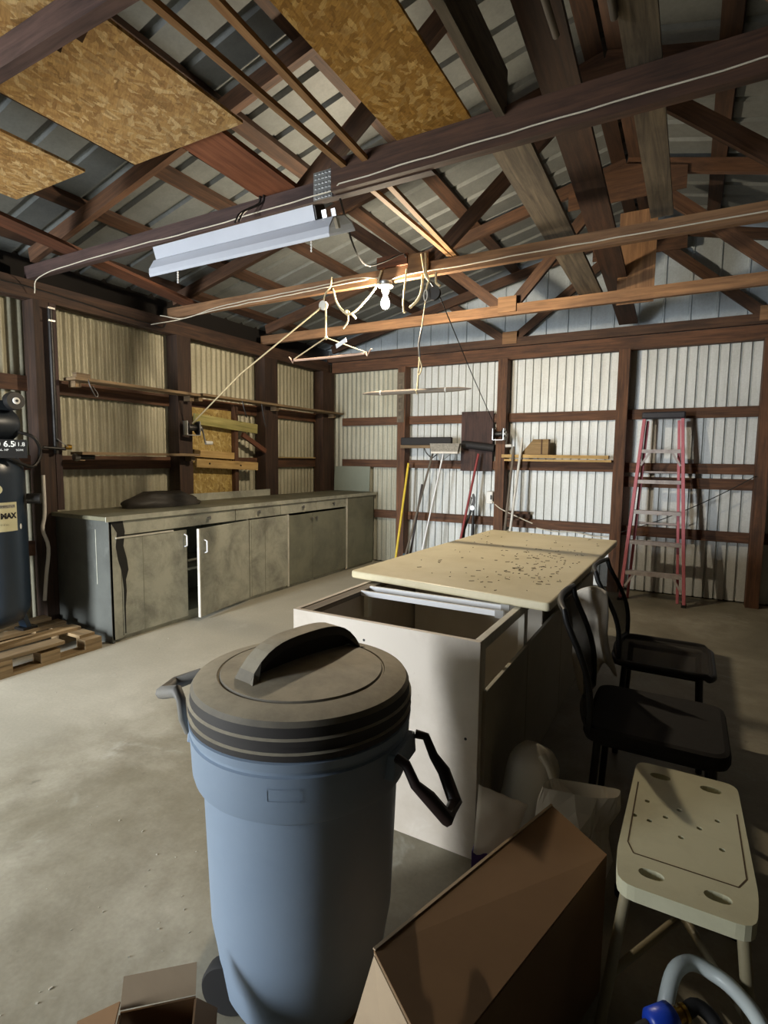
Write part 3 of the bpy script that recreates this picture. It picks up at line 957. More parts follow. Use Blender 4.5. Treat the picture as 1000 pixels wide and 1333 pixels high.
# flake board panel and boards between the posts
pb = thing('tool_board', 'flake board panel with two nailed boards behind the workbench', 'board', (-4.26, 4.05, 0.96))
MB().box((-4.27, 4.05, 1.395), (0.012, 0.56, 0.87)).build('panel', 'osb_wall', pb)
MB().bar((-4.235, 4.335, 0.95), (-4.235, 4.335, 1.90), 0.05, 0.05, up=(1, 0, 0)).build('upright', 'girt', pb)
MB().bar((-4.19, 3.75, 1.715), (-4.19, 4.62, 1.66), 0.03, 0.10).build('crosspiece', 'greenpine', pb)
MB().bar((-4.235, 3.76, 1.385), (-4.235, 4.30, 1.36), 0.05, 0.07).build('crosspiece', 'pine', pb)
MB().bar((-4.17, 3.74, 1.29), (-4.17, 4.60, 1.25), 0.03, 0.085).build('crosspiece', 'pine', pb)
mb = MB()
for y, z in ((3.90, 1.283), (4.33, 1.262)):
    mb.tube([(-4.16, y, z), (-4.145, y, z)], 0.008, 8)
mb.build('bolt', 'darksteel', pb)
loose('brace_stick', (-4.19, 4.40, 1.59), (-4.19, 4.76, 1.42), 0.03, 0.05, 'red_board', 'short slanted brown stick right of the flake board panel')

# hand winches
def winch(label, c, s, axis):
    """Small hand-cranked rope drum; 'axis' runs along the drum."""
    c, ax = V(c), V(axis)
    side = V((0, 0, 1)).cross(ax).normalized()
    r = thing('hand_winch', label, 'winch', c, 'hand winches on the posts')
    R = ax.to_track_quat('Z', 'Y').to_matrix()
    MB().lathe([(0.05 * s, -0.045 * s), (0.05 * s, -0.038 * s), (0.022 * s, -0.036 * s), (0.028 * s, 0), (0.022 * s, 0.036 * s), (0.05 * s, 0.038 * s), (0.05 * s, 0.045 * s)], c, 18, R).build('drum', 'darksteel', r)
    mb = MB()
    for k in (-1, 1):
        p = c + ax * 0.055 * s * k
        mb.bar(p - V((0, 0, 0.06 * s)), p + V((0, 0, 0.055 * s)), 0.07 * s, 0.006 * s, up=ax)
    mb.bar(c - V((0, 0, 0.06 * s)) - ax * 0.055 * s, c - V((0, 0, 0.06 * s)) + ax * 0.055 * s, 0.07 * s, 0.006)
    mb.build('bracket', 'galv', r)
    p0 = c + ax * 0.06 * s
    p1 = p0 + ax * 0.03 * s
    p2 = p1 - V((0, 0, 0.12 * s)) - side * 0.05 * s
    p3 = p2 + ax * 0.06 * s
    MB().tube([p0, p1, p2], 0.008 * s, 8).build('crank', 'steel', r)
    MB().tube([p2, p3], 0.016 * s, 10).build('crank_grip', 'porcelain' if s > 1 else 'steel', r)
    MB().lathe([(0.03 * s, -0.006), (0.03 * s, 0.006)], c + ax * 0.068 * s, 14, R).build('ratchet_wheel', 'steel', r)
    return r
winch('hand winch on the left wall post that holds the slanted rope', (-4.115, 3.655, 1.62), 1.15, (0.25, 0.97, 0))
winch('hand winch on the end wall post above the loppers', (-1.865, 5.965, 1.64), 1.1, (1, 0, 0))

# air line on the post beside the compressor
al = thing('air_line', 'dark air pipe with brass valve fixed to the post beside the compressor', 'pipe', (-4.165, 2.40, 1.30))
MB().tube([(-4.165, 2.405, 2.42), (-4.165, 2.405, 1.36)], 0.018, 10).build('pipe', 'darksteel', al)
MB().tube([(-4.15, 2.30, 1.405), (-4.14, 2.46, 1.395)], 0.012, 10).build('nipple', 'darksteel', al)
MB().tube([(-4.14, 2.46, 1.41), (-4.13, 2.50, 1.41)], 0.02, 10).build('valve_body', 'brass', al)
MB().bar((-4.14, 2.40, 1.47), (-4.12, 2.47, 1.41), 0.012, 0.005).build('lever', 'galv', al)
MB().lathe([(0.026, -0.02), (0.03, 0.0), (0.026, 0.02)], (-4.12, 2.53, 1.335), 14, rotx(PI / 2)).build('filter_knob', 'steel', al)
MB().tube([(-4.12, 2.55, 1.335), (-4.10, 2.66, 1.34)], 0.022, 10).build('hose_end', 'black', al)
for z in (2.33, 2.42):
    MB().box((-4.15, 2.405, z), (0.014, 0.05, 0.012)).build('pipe_strap', 'steel', al)

# ================================================================ AIR COMPRESSOR ON ITS PALLET
TC, TR = V((-4.00, 1.80, 0)), 0.255
pal = thing('pallet', 'weathered wooden pallet under the air compressor', 'pallet', (-3.95, 1.70, 0))
X0, X1 = -4.25, -3.54
for i in range(3):
    x = (X0 + 0.06, (X0 + X1) / 2, X1 - 0.05)[i]
    MB().bar((x, 1.02, 0.011), (x, 2.30, 0.011), 0.10, 0.022).build('bottom_board', 'pallet', pal)
    for y in (1.08, 1.66, 1.95, 2.24):
        if i == 2 or y != 1.95:
            MB().box((x, y, 0.054), (0.10, 0.12, 0.064)).build('block', 'pallet', pal)
for y in (1.08, 1.66, 2.24):
    MB().bar((X0, y, 0.0965), (X1 + (0.01 if y < 2 else -0.07), y, 0.0965), 0.11, 0.021).build('stringer_board', 'pallet', pal)
for k, x in enumerate((X0 + 0.05, X0 + 0.24, X0 + 0.45, X1 - 0.05)):
    y1 = (2.30, 2.30, 2.28, 2.04)[k]
    MB().bar((x, 1.0, 0.1185), (x, y1, 0.1185), 0.11, 0.021).build('deck_board', 'pallet', pal)
ZP = 0.13
cp = thing('air_compressor', 'upright navy air compressor tank standing on a pallet at the left edge', 'compressor', (TC.x, TC.y, ZP))
MB().lathe([(0.06, 0.20), (0.15, 0.215), (0.215, 0.255), (0.248, 0.32), (TR, 0.38), (TR, 1.22), (0.248, 1.28), (0.215, 1.345), (0.15, 1.385), (0.05, 1.40)], (TC.x, TC.y, 0), 48).build('tank', 'navy', cp)
for k in range(3):
    a_ = math.radians(-25 + 120 * k)
    d = V((math.cos(a_), math.sin(a_), 0))
    p = V((TC.x, TC.y, 0)) + d * 0.195
    lg = MB().bar(p + V((0, 0, 0.33)), p + d * 0.06 + V((0, 0, ZP + 0.01)), 0.08, 0.03, up=d).build('leg', 'navy', cp)
    MB().box(p + d * 0.06 + V((0, 0, ZP + 0.008)), (0.10, 0.10, 0.016), rotz(a_)).build('foot_plate', 'darksteel', lg)
# motor and pump on top
MB().box((TC.x, TC.y, 1.425), (0.34, 0.46, 0.03)).build('top_plate', 'motor', cp)
MB().lathe([(0.02, -0.16), (0.085, -0.155), (0.105, -0.13), (0.105, 0.11), (0.09, 0.14), (0.03, 0.155)], (TC.x + 0.03, TC.y + 0.06, 1.545), 28, rotx(PI / 2)).build('motor', 'motor', cp)
MB().box((TC.x - 0.02, TC.y + 0.02, 1.665), (0.30, 0.30, 0.06)).build('pump_head', 'motor', cp)
MB().lathe([(0.055, -0.03), (0.06, 0.0), (0.055, 0.03)], (TC.x + 0.145, TC.y + 0.165, 1.695), 20, roty(PI / 2)).build('air_filter', 'black', cp)
g = MB().lathe([(0.022, 0), (0.022, 0.006), (0.015, 0.008)], (TC.x + 0.177, TC.y + 0.165, 1.695), 18, roty(PI / 2)).build('filter_badge', 'white_ink', cp)
MB().lathe([(0.009, 0), (0.009, 0.004)], (TC.x + 0.184, TC.y + 0.165, 1.695), 14, roty(PI / 2)).build('filter_hole', 'black', cp)
MB().tube(smooth_path([(TC.x + 0.13, TC.y + 0.19, 1.50), (TC.x + 0.17, TC.y + 0.27, 1.46), (TC.x + 0.16, TC.y + 0.31, 1.36), (TC.x + 0.18, TC.y + 0.24, 1.27), (TC.x + 0.24, TC.y + 0.08, 1.33), (TC.x + 0.24, TC.y - 0.05, 1.42)]), 0.011, 8).build('discharge_pipe', 'darksteel', cp)
# rating panel, facing the room
cd = (V((0, 0, 0)) - TC); cd.z = 0; cd.normalize()
sd = V((0, 0, 1)).cross(cd)            # to the right when facing the panel
pc = TC + cd * 0.235 + sd * 0.10 + V((0, 0, 1.385))
Rp = Matrix((sd, cd * -1, V((0, 0, 1)))).transposed()
pn = MB().box(pc, (0.32, 0.012, 0.115), Rp).build('rating_panel', 'ink', cp)
def on_panel(dx, dz):
    return lambda x, y: pc + cd * 0.0075 + sd * (x + dx) + V((0, 0, y + dz))
text_on('80 6.5', 0.05, on_panel(0.035, 0.028), 0.001).build('lettering', 'white_ink', pn)
text_on('11.8', 0.035, on_panel(0.120, 0.028)).build('lettering', 'white_ink', pn)
text_on('GAL. HP', 0.018, on_panel(0.03, -0.008)).build('lettering', 'white_ink', pn)
text_on('SCFM', 0.016, on_panel(0.12, -0.008)).build('lettering', 'white_ink', pn)
MB().lathe([(0.04, 0), (0.04, 0.02), (0.036, 0.022)], pc + sd * -0.13 + V((0, 0, 0.055)) + cd * 0.01, 22, cd.to_track_quat('Z', 'Y').to_matrix()).build('pressure_gauge', 'galv', cp)
# stickers wrapped round the tank
az = math.atan2(cd.y, cd.x)
def wrap(dx, dz, off):
    return lambda x, y: V((TC.x + (TR + off) * math.cos(az + (x + dx) / TR), TC.y + (TR + off) * math.sin(az + (x + dx) / TR), y + dz))
def patch(w, h, dx, dz, off, mat, name, parent, ell=False):
    f = wrap(dx, dz, off)
    mb = MB()
    if ell:
        mb.grid(lambda u, v: f(w / 2 * v * math.cos(2 * PI * u), h / 2 * v * math.sin(2 * PI * u)), 28, 4)
    else:
        mb.grid(lambda u, v: f((u - .5) * w, (v - .5) * h), 20, 2)
    return mb.build(name, mat, parent)
LZ = 0.955
lb = patch(0.43, 0.185, 0.0, LZ, 0.0012, 'label', 'sticker', cp)
patch(0.40, 0.022, 0.0, LZ + 0.066, 0.0018, 'pebble', 'sticker_band', lb)
text_on('AIR COMPRESSOR', 0.019, wrap(0.125, LZ + 0.066, 0.0024)).build('lettering', 'ink', lb)
text_on('K', 0.062, wrap(0.070, LZ + 0.005, 0.0024), 0.003).build('lettering', 'ink', lb)
text_on('MAX', 0.046, wrap(0.154, LZ + 0.005, 0.0024), 0.003).build('lettering', 'ink', lb)
patch(0.002, 0.06, 0.096, LZ + 0.005, 0.0022, 'ink', 'divider_line', lb)
text_on('V E R T I C A L', 0.014, wrap(0.11, LZ - 0.050, 0.0024)).build('lettering', 'ink', lb)
ov = patch(0.15, 0.085, 0.050, 1.13, 0.0012, 'label', 'oval_badge', cp, True)
patch(0.075, 0.03, 0.055, 1.142, 0.0018, 'ink', 'badge_mark', ov, True)
patch(0.085, 0.012, 0.055, 1.112, 0.0018, 'red_ink', 'badge_mark', ov)
patch(0.020, 0.036, 0.245, 0.885, 0.0012, 'white_ink', 'round_sticker', cp, True)
MB().tube([(TC.x + 0.18, TC.y + 0.20, 1.06), (TC.x + 0.23, TC.y + 0.26, 1.06)], 0.035, 14).build('port', 'darksteel', cp)
# pale hose hanging behind the compressor
mb = MB().tube(smooth_path([(-4.165, 2.30, 1.20), (-4.16, 2.295, 0.92), (-4.15, 2.27, 0.80), (-4.14, 2.30, 0.66), (-4.16, 2.285, 0.45), (-4.17, 2.27, 0.26)]), 0.013, 8)
tag(mb.build('hanging_hose', 'paper', origin=(-4.165, 2.30, 1.20)), 'pale hose hanging between the compressor and the bench end', 'hose')

# ================================================================ WHITE CABINET ISLAND
CX0, CX1, CY0, CY1, CZ = -1.325, -0.557, 1.66, 4.05, 0.760
ci = thing('base_cabinet', 'long white kitchen base cabinet without drawers under the loose countertop', 'cabinet', ((CX0 + CX1) / 2, 2.85, 0))
cxm = (CX0 + CX1) / 2
MB().box((cxm, CY0 + 0.010, CZ / 2), (CX1 - CX0, 0.020, CZ)).build('end_panel', 'white_cab', ci, bevel=0.002)
MB().box((cxm, CY1 - 0.010, CZ / 2), (CX1 - CX0 - 0.01, 0.020, CZ)).build('end_panel', 'white_cab', ci)
MB().box((CX0 + 0.009, 2.855, CZ / 2), (0.018, CY1 - CY0 - 0.042, CZ)).build('back_panel', 'white_cab', ci)
MB().box((CX0 + 0.045, 2.855, CZ - 0.014), (0.05, CY1 - CY0 - 0.046, 0.02)).build('back_rail', 'gray_handle', ci)
MB().box((CX1 - 0.013, 2.855, CZ - 0.019), (0.026, CY1 - CY0 - 0.044, 0.038)).build('top_rail', 'white_edge', ci, bevel=0.002)
for y in (1.70, 2.24, 2.95, 3.62):
    MB().box((CX1 - 0.013, y, 0.36), (0.024, 0.036 if y < 2 else 0.055, 0.72)).build('stile', 'white_edge', ci)
for y in (2.15, 2.70, 3.40):
    MB().box((CX0 + 0.05, y, 0.68), (0.02, 0.035, 0.13)).build('partition_post', 'white_edge', ci)
    if y > 2.5:
        MB().box((cxm, y, 0.36), (CX1 - CX0 - 0.07, 0.016, 0.62)).build('partition', 'cab_inside', ci)
MB().box((cxm - 0.01, 2.85, 0.10), (CX1 - CX0 - 0.07, CY1 - CY0 - 0.06, 0.016)).build('cabinet_floor', 'cab_inside', ci)
for y0, y1 in ((1.695, 2.232), (2.236, 2.945), (2.951, 3.615), (3.621, 4.04)):
    MB().box((CX1 + 0.007, (y0 + y1) / 2, 0.292), (0.014, y1 - y0, 0.584)).build('door', 'door_gray', ci, bevel=0.002)
for y, z in ((2.14, 0.752), (2.06, 0.748)):
    sl = MB().box((cxm + 0.012, y, z), (0.655, 0.012, 0.022)).build('drawer_slide', 'white_metal', ci)
    MB().box((CX1 - 0.06, y - 0.008, z), (0.035, 0.006, 0.032)).build('slide_end', 'galv', sl)
mb = MB()
for x, z in ((-1.0, 0.69), (-0.74, 0.37), (-0.705, 0.30), (-0.60, 0.42)):
    mb.tube([(x, CY0 - 0.0008, z), (x, CY0 + 0.002, z)], 0.005, 8)
mb.build('screw_hole', 'ink', ci)

# loose countertop
def round_corner(poly, r, n=5):
    out = []
    m = len(poly)
    for i in range(m):
        p, a_, b_ = V(poly[i]), V(poly[i - 1]), V(poly[(i + 1) % m])
        d0, d1 = (a_ - p).normalized(), (b_ - p).normalized()
        for k in range(n + 1):
            t = k / n
            out.append(tuple((1 - t) ** 2 * (p + d0 * r) + 2 * t * (1 - t) * p + t * t * (p + d1 * r)))
    return out
quad = round_corner([(-1.435, 2.245), (-0.440, 2.125), (-0.405, 4.12), (-1.350, 4.20)], 0.025)
ct = thing('countertop', 'cream laminate countertop lying loose on the white cabinet', 'countertop', (-0.91, 3.15, 0.762))
MB().prism(quad, (0, 0, 0.7625), (1, 0, 0), (0, 1, 0), (0, 0, 0.036)).build('slab', 'counter', ct, bevel=0.008)
mb = MB()
def on_top(u, v):
    a_ = V((-1.40, 2.26)).lerp(V((-0.47, 2.15)), u)
    b_ = V((-1.32, 4.17)).lerp(V((-0.44, 4.09)), u)
    return a_.lerp(b_, v)
for k in range(210):
    if k < 150:
        u, v = random.gauss(0.78, 0.13), random.gauss(0.36, 0.20)
    else:
        u, v = random.random(), random.random()
    if not (0.02 < u < 0.98 and 0.02 < v < 0.98):
        continue
    p = on_top(u, v)
    L = random.uniform(0.003, 0.026)
    mb.box((p.x, p.y, 0.8005), (L, random.uniform(0.0015, 0.003), 0.002), rotz(random.uniform(0, PI)))
tag(mb.build('straw_bits', 'debris', origin=(0, 0, 0)), 'dark straw bits and droppings scattered on the cream countertop', 'debris', kind='stuff')

# ================================================================ TRASH CAN
# drawn 0.51 m across, then enlarged to a 0.55 m can that stands on the floor at C1
K, DZ = 1.07, -0.0945
cc = V((-0.760, 0.985, 0))
C1 = V((-0.8132, 1.0540, 0))
def can(mb):
    mb.v = [V((C1.x + (p.x - cc.x) * K, C1.y + (p.y - cc.y) * K, p.z * K + DZ)) for p in mb.v]
    return mb
rd = V((0.951, 0.309, 0))      # towards its right-hand handle
fw = V((0.309, -0.951, 0))
tc = thing('trash_can', 'tall blue gray plastic trash can in the foreground with dusty lid', 'trash can', C1)
body = [(0.150, 0.094), (0.174, 0.100), (0.188, 0.130), (0.197, 0.195), (0.203, 0.24), (0.213, 0.30), (0.224, 0.615), (0.226, 0.632), (0.243, 0.645), (0.247, 0.66), (0.251, 0.742), (0.2465, 0.745),
        (0.2465, 0.752), (0.252, 0.755), (0.254, 0.772), (0.246, 0.776), (0.240, 0.74), (0.215, 0.61), (0.20, 0.30), (0.185, 0.17)]
bd = can(MB().lathe(body, cc, 72)).build('can_body', 'can_blue', tc, sharp=28)
lidp = [(0.236, 0.778), (0.253, 0.777), (0.2545, 0.790), (0.249, 0.793), (0.249, 0.803), (0.2545, 0.806), (0.2545, 0.818), (0.250, 0.822), (0.2485, 0.842), (0.242, 0.852), (0.226, 0.857),
        (0.192, 0.864), (0.190, 0.8615), (0.187, 0.8615), (0.184, 0.866), (0.12, 0.873), (0.05, 0.877), (0.004, 0.878)]
lid = can(MB().lathe(lidp, cc, 72)).build('lid', 'lid', tc, sharp=26)
# arched lid handle
hd = (V((-0.752, 1.18, 0)) - V((-0.812, 0.86, 0)))
hd.normalize()
hs = V((0, 0, 1)).cross(hd)
def arch(t):
    s = (t - .5) * 0.36
    return V((-0.783, 1.015, 0)) + hd * s, 0.872 + 0.070 * (1 - (2 * t - 1) ** 4) - 0.012 * (2 * t - 1) ** 2
mb = MB()
N = 18
st = None
for i in range(N + 1):
    t = i / N
    p, z = arch(t)
    wtop, wbot = 0.025, 0.032 + 0.012 * abs(2 * t - 1) ** 3
    zb = 0.868 if (t < 0.10 or t > 0.90) else z - 0.020
    row = [p + hs * (-wbot if zb < 0.87 else -wtop) + V((0, 0, zb - 0.002)), p - hs * wtop + V((0, 0, z)), p + hs * wtop + V((0, 0, z)), p + hs * (wbot if zb < 0.87 else wtop) + V((0, 0, zb - 0.002))]
    n = mb.add(row)
    if st is not None:
        for k in range(4):
            mb.face([st + k, st + (k + 1) % 4, n + (k + 1) % 4, n + k])
    else:
        mb.face([n + k for k in range(4)])
    st = n
mb.face([st + k for k in range(4)])
# web under the arch (one thin wall, as moulded)
pts = []
for i in range(1, N):
    p, z = arch(i / N)
    pts.append(((p - cc).dot(hd), z - 0.018))
c0 = pts[0][0]; c1 = pts[-1][0]
mb.prism(pts + [(c1, 0.869), (c0, 0.869)], cc + hs * (V((-0.783, 1.015, 0)) - cc).dot(hs) - hs * 0.006, hd, (0, 0, 1), hs * 0.012)
can(mb).build('lid_handle', 'lid', lid, bevel=0.004)
# bail handles on both sides
for sgn in (1, -1):
    d = V((0.995, 0.10, 0)) if sgn > 0 else -rd
    q = V((0, 0, 1)).cross(d)
    P = lambda r, s, z: cc + d * r + q * s + V((0, 0, z))
    lug = MB()
    lug.prism([(-0.068, 0.685), (0.068, 0.685), (0.058, 0.738), (-0.058, 0.738)], cc + d * 0.235, q, (0, 0, 1), d * 0.026)
    can(lug).build('handle_lug', 'can_blue', tc, bevel=0.004)
    if sgn > 0:
        path = [P(0.262, -0.055, 0.705), P(0.285, -0.062, 0.70), P(0.305, -0.06, 0.66), P(0.332, -0.052, 0.635), P(0.365, -0.03, 0.585), P(0.365, 0.03, 0.585),
                P(0.332, 0.052, 0.635), P(0.305, 0.06, 0.66), P(0.285, 0.062, 0.70), P(0.262, 0.055, 0.705)]
    else:
        path = [P(0.262, -0.055, 0.705), P(0.272, -0.062, 0.74), P(0.277, -0.06, 0.785), P(0.292, -0.052, 0.80), P(0.345, -0.03, 0.782), P(0.345, 0.03, 0.782),
                P(0.292, 0.052, 0.80), P(0.277, 0.06, 0.785), P(0.272, 0.062, 0.74), P(0.262, 0.055, 0.705)]
    can(MB().tube([p + V((0, 0, 0.028 if sgn > 0 else 0)) for p in path], [0.010, 0.010, 0.011, 0.015, 0.016, 0.016, 0.015, 0.011, 0.010, 0.010], 8)).build('bail_handle', 'handle_brown' if sgn > 0 else 'gray_plastic', tc)
for s in (-1, 1):
    w = cc - rd * 0.155 + fw * (0.12 * s)
    wh = can(MB().lathe([(0.012, -0.02), (0.058, -0.02), (0.062, -0.014), (0.062, 0.014), (0.058, 0.02), (0.012, 0.02)], w + rd * 0.02 + V((0, 0, 0.1465)), 28, fw.to_track_quat('Z', 'Y').to_matrix())).build('wheel', 'rubber', tc)
# moulded mark on the front of the can
mdir = (V((0, 0, 0)) - cc); mdir.z = 0
maz = math.atan2(mdir.y, mdir.x) - 0.16
def on_can(x, y):
    r = 0.2512 + (y) * 0.04
    return V((cc.x + r * math.cos(maz + x / 0.25), cc.y + r * math.sin(maz + x / 0.25), 0.708 + y))
mb = MB()
for x0, x1, y0, y1 in ((-0.032, 0.032, 0.0115, 0.0135), (-0.032, 0.032, -0.0135, -0.0115), (-0.033, -0.031, -0.0135, 0.0135), (0.031, 0.033, -0.0135, 0.0135)):
    mb.grid(lambda u, v: on_can(x0 + (x1 - x0) * u, y0 + (y1 - y0) * v), 8, 2)
ml = can(mb).build('moulded_frame', 'can_blue', bd)

# ================================================================ MESH CHAIRS
def chair(label, y0, y1, xs0, xs1, zs, top, seat_mat, back_h=0.40, mid=0.06, yaw=0.0):
    yc = (y0 + y1) / 2
    r = thing('mesh_chair', label, 'chair', ((xs0 + xs1) / 2, yc, 0))
    def bp(u, v):
        y = y0 + 0.015 + (y1 - y0 - 0.03) * u
        x = (xs0 - 0.005) * (1 - v) + top * v + mid * math.sin(PI * min(1, v * 1.15)) + 0.03 * (2 * abs(u - .5)) ** 2 - yaw * u
        return V((x, y, zs + 0.02 + back_h * v))
    MB().grid(bp, 9, 11).build('backrest', 'chair_mesh', r, solid=0.004)
    per = [bp(0, v / 10) for v in range(11)] + [bp(u / 6, 1) for u in range(1, 7)] + [bp(1, 1 - v / 10) for v in range(1, 11)] + [bp(1 - u / 6, 0) for u in range(1, 6)]
    MB().tube(per, 0.011, 8, closed=True).build('back_frame', 'chair_frame', r)
    rect = round_corner([(xs0, y0), (xs1, y0), (xs1, y1), (xs0, y1)], 0.07, 6)
    if seat_mat == 'chair_mesh':
        MB().prism(rect, (0, 0, zs), (1, 0, 0), (0, 1, 0), (0, 0, 0.006)).build('seat', seat_mat, r)
        MB().tube([(x, y, zs + 0.002 - 0.012 * (x > xs1 - 0.03)) for x, y in rect], 0.016, 8, closed=True).build('seat_frame', 'chair_frame', r)
    else:
        MB().prism(rect, (0, 0, zs - 0.02), (1, 0, 0), (0, 1, 0), (0, 0, 0.055)).build('seat', seat_mat, r, bevel=0.02)
    for x, sx in ((xs1 - 0.05, 0.02), (xs0 + 0.05, -0.02)):
        for y, sy in ((y0 + 0.05, -0.02), (y1 - 0.05, 0.02)):
            MB().tube([(x, y, zs - 0.015), (x + sx, y + sy, 0.0)], 0.013, 8).build('leg', 'chair_frame', r)
    MB().tube([(xs0 + 0.045, y0 + 0.05, zs - 0.03), (xs1 - 0.045, y0 + 0.05, zs - 0.03)], 0.011, 8).build('side_rail', 'chair_frame', r)
    MB().tube([(xs0 + 0.045, y1 - 0.05, zs - 0.03), (xs1 - 0.045, y1 - 0.05, zs - 0.03)], 0.011, 8).build('side_rail', 'chair_frame', r)
    return r
chair('black mesh chair with see-through seat, farther from the camera', 2.62, 3.06, -0.255, 0.145, 0.44, -0.375, 'chair_mesh', 0.38, 0.035)
chair('black padded chair beside the cabinet with a gray cloth over its back', 1.88, 2.32, -0.27, 0.17, 0.42, -0.372, 'seat_fabric', 0.40, 0.03, 0.045)
def cl(u, v):
    # hangs from the far top corner of the nearer chair's back
    tl, tr, bl, br = V((-0.415, 2.385, 0.775)), V((-0.265, 2.385, 0.812)), V((-0.367, 2.365, 0.405)), V((-0.222, 2.365, 0.50))
    p = tl.lerp(tr, u).lerp(bl.lerp(br, u), v)
    p.y += 0.018 * math.sin(u * 10 + v * 2.5) * (0.3 + v) + 0.015 * math.sin(v * 4 + u * 3)
    p.z += 0.03 * math.sin(u * 3.1) * (1 - v) - 0.05 * math.sin(u * 7) * v * v
    p.x += 0.012 * math.sin(v * 7 + u) * v
    return p
o = MB().grid(cl, 21, 21).build('draped_cloth', 'cloth', origin=(-0.35, 2.36, 0.8), solid=0.006)
tag(o, 'gray cloth draped over the back of the nearer black chair', 'cloth')

# ================================================================ BATH STOOL
from mathutils.geometry import delaunay_2d_cdt
st = thing('bath_stool', 'cream plastic bath stool with drain holes at lower right', 'stool', (0.043, 1.48, 0))
SX0, SX1, SY0, SY1, SZ = -0.095, 0.180, 1.205, 1.750, 0.450
loops = [round_corner([(SX0 + .012, SY0), (SX1 - .012, SY0), (SX1, SY0 + .1), (SX1 - 0.01, SY1), (SX0 + 0.01, SY1), (SX0, SY0 + .1)], 0.035, 4)]
def slot(cx_, cy_, w, h, n=14):
    return [(cx_ + w / 2 * abs(math.cos(k / n * 2 * PI)) ** 0.7 * math.copysign(1, math.cos(k / n * 2 * PI)), cy_ + h / 2 * math.sin(k / n * 2 * PI)) for k in range(n)]
for y in (1.262, 1.690):
    for x in (-0.020, 0.105):
        loops.append(slot(x, y, 0.052, 0.030))
for hx, hy in ((-0.045, 1.545), (0.03, 1.545), (0.115, 1.545), (-0.07, 1.465), (-0.035, 1.46), (0.0, 1.495), (0.075, 1.49), (0.035, 1.43), (0.12, 1.43)):
    loops.append(slot(hx, hy, 0.013, 0.013, 8))
vs, es, fs = [], [], []
for lp in loops:
    b0 = len(vs)
    vs += [V(p[:2]) for p in lp]
    es += [(b0 + i, b0 + (i + 1) % len(lp)) for i in range(len(lp))]
    fs.append(list(range(b0, b0 + len(lp))))
ov_, oe_, of_, _, _, _ = delaunay_2d_cdt(vs, es, [fs[0]] + fs[1:], 0, 1e-5)
def inside(p, lp):
    c = False
    j = len(lp) - 1
    for i in range(len(lp)):
        if (lp[i][1] > p.y) != (lp[j][1] > p.y) and p.x < (lp[j][0] - lp[i][0]) * (p.y - lp[i][1]) / (lp[j][1] - lp[i][1]) + lp[i][0]:
            c = not c
        j = i
    return c
tri = []
for f in of_:
    g_ = sum((ov_[i] for i in f), V((0, 0))) / len(f)
    if inside(g_, loops[0]) and not any(inside(g_, l) for l in loops[1:]):
        tri.append(f)
mb = MB()
T = 0.034
def seat_z(p):
    return SZ
a0 = mb.add([(p.x, p.y, seat_z(p)) for p in ov_])
b0 = mb.add([(p.x, p.y, seat_z(p) - T) for p in ov_])
cnt = {}
for f in tri:
    mb.face([a0 + i for i in f])
    mb.face([b0 + i for i in reversed(f)])
    for i in range(len(f)):
        e = (f[i], f[(i + 1) % len(f)])
        k_ = tuple(sorted(e))
        cnt[k_] = cnt.get(k_, []) + [e]
for k_, l in cnt.items():
    if len(l) == 1:
        i, j = l[0]
        mb.face([a0 + i, b0 + i, b0 + j, a0 + j])
seat = mb.build('seat', 'stool', st)
mb = MB()
gl = [V(p + (0,)) for p in [(SX0 + .022, 1.63), (SX0 + .020, 1.35), (SX0 + .035, 1.315), (SX1 - .035, 1.315), (SX1 - .018, 1.35), (SX1 - .020, 1.60)]]
for i in range(len(gl) - 1):
    for k in range(6):
        p, q = gl[i].lerp(gl[i + 1], k / 6), gl[i].lerp(gl[i + 1], (k + 1) / 6)
        mb.bar(p + V((0, 0, SZ)), q + V((0, 0, SZ)), 0.0032, 0.0010)
mb.build('groove_line', 'debris', seat)
feet = {}
for sx in (0, 1):
    for sy in (0, 1):
        x = (SX0 + .03, SX1 - .03)[sx]
        y = (SY0 + .05, SY1 - .05)[sy]
        xb, yb = x + (-.045, .045)[sx], y + (-.05, .05)[sy]
        lg = MB().tube([(x, y, SZ - 0.034), (xb, yb, 0.02)], 0.0125, 10).build('leg', 'stool_leg', st)
        MB().lathe([(0.017, 0.0), (0.018, 0.03), (0.014, 0.035)], (xb, yb, 0), 12).build('rubber_foot', 'rubber', lg)
        feet[sx, sy] = (V((x, y, SZ - .02)), V((xb, yb, 0.02)))
for a_, b_ in (((0, 0), (1, 1)), ((0, 1), (1, 0))):
    p = feet[a_][0].lerp(feet[a_][1], 0.55)
    q = feet[b_][0].lerp(feet[b_][1], 0.55)
    dz = V((0, 0, 0.0 if a_ == (0, 0) else 0.024))
    MB().tube([p + dz, q + dz], 0.010, 8).build('cross_brace', 'stool_leg', st)

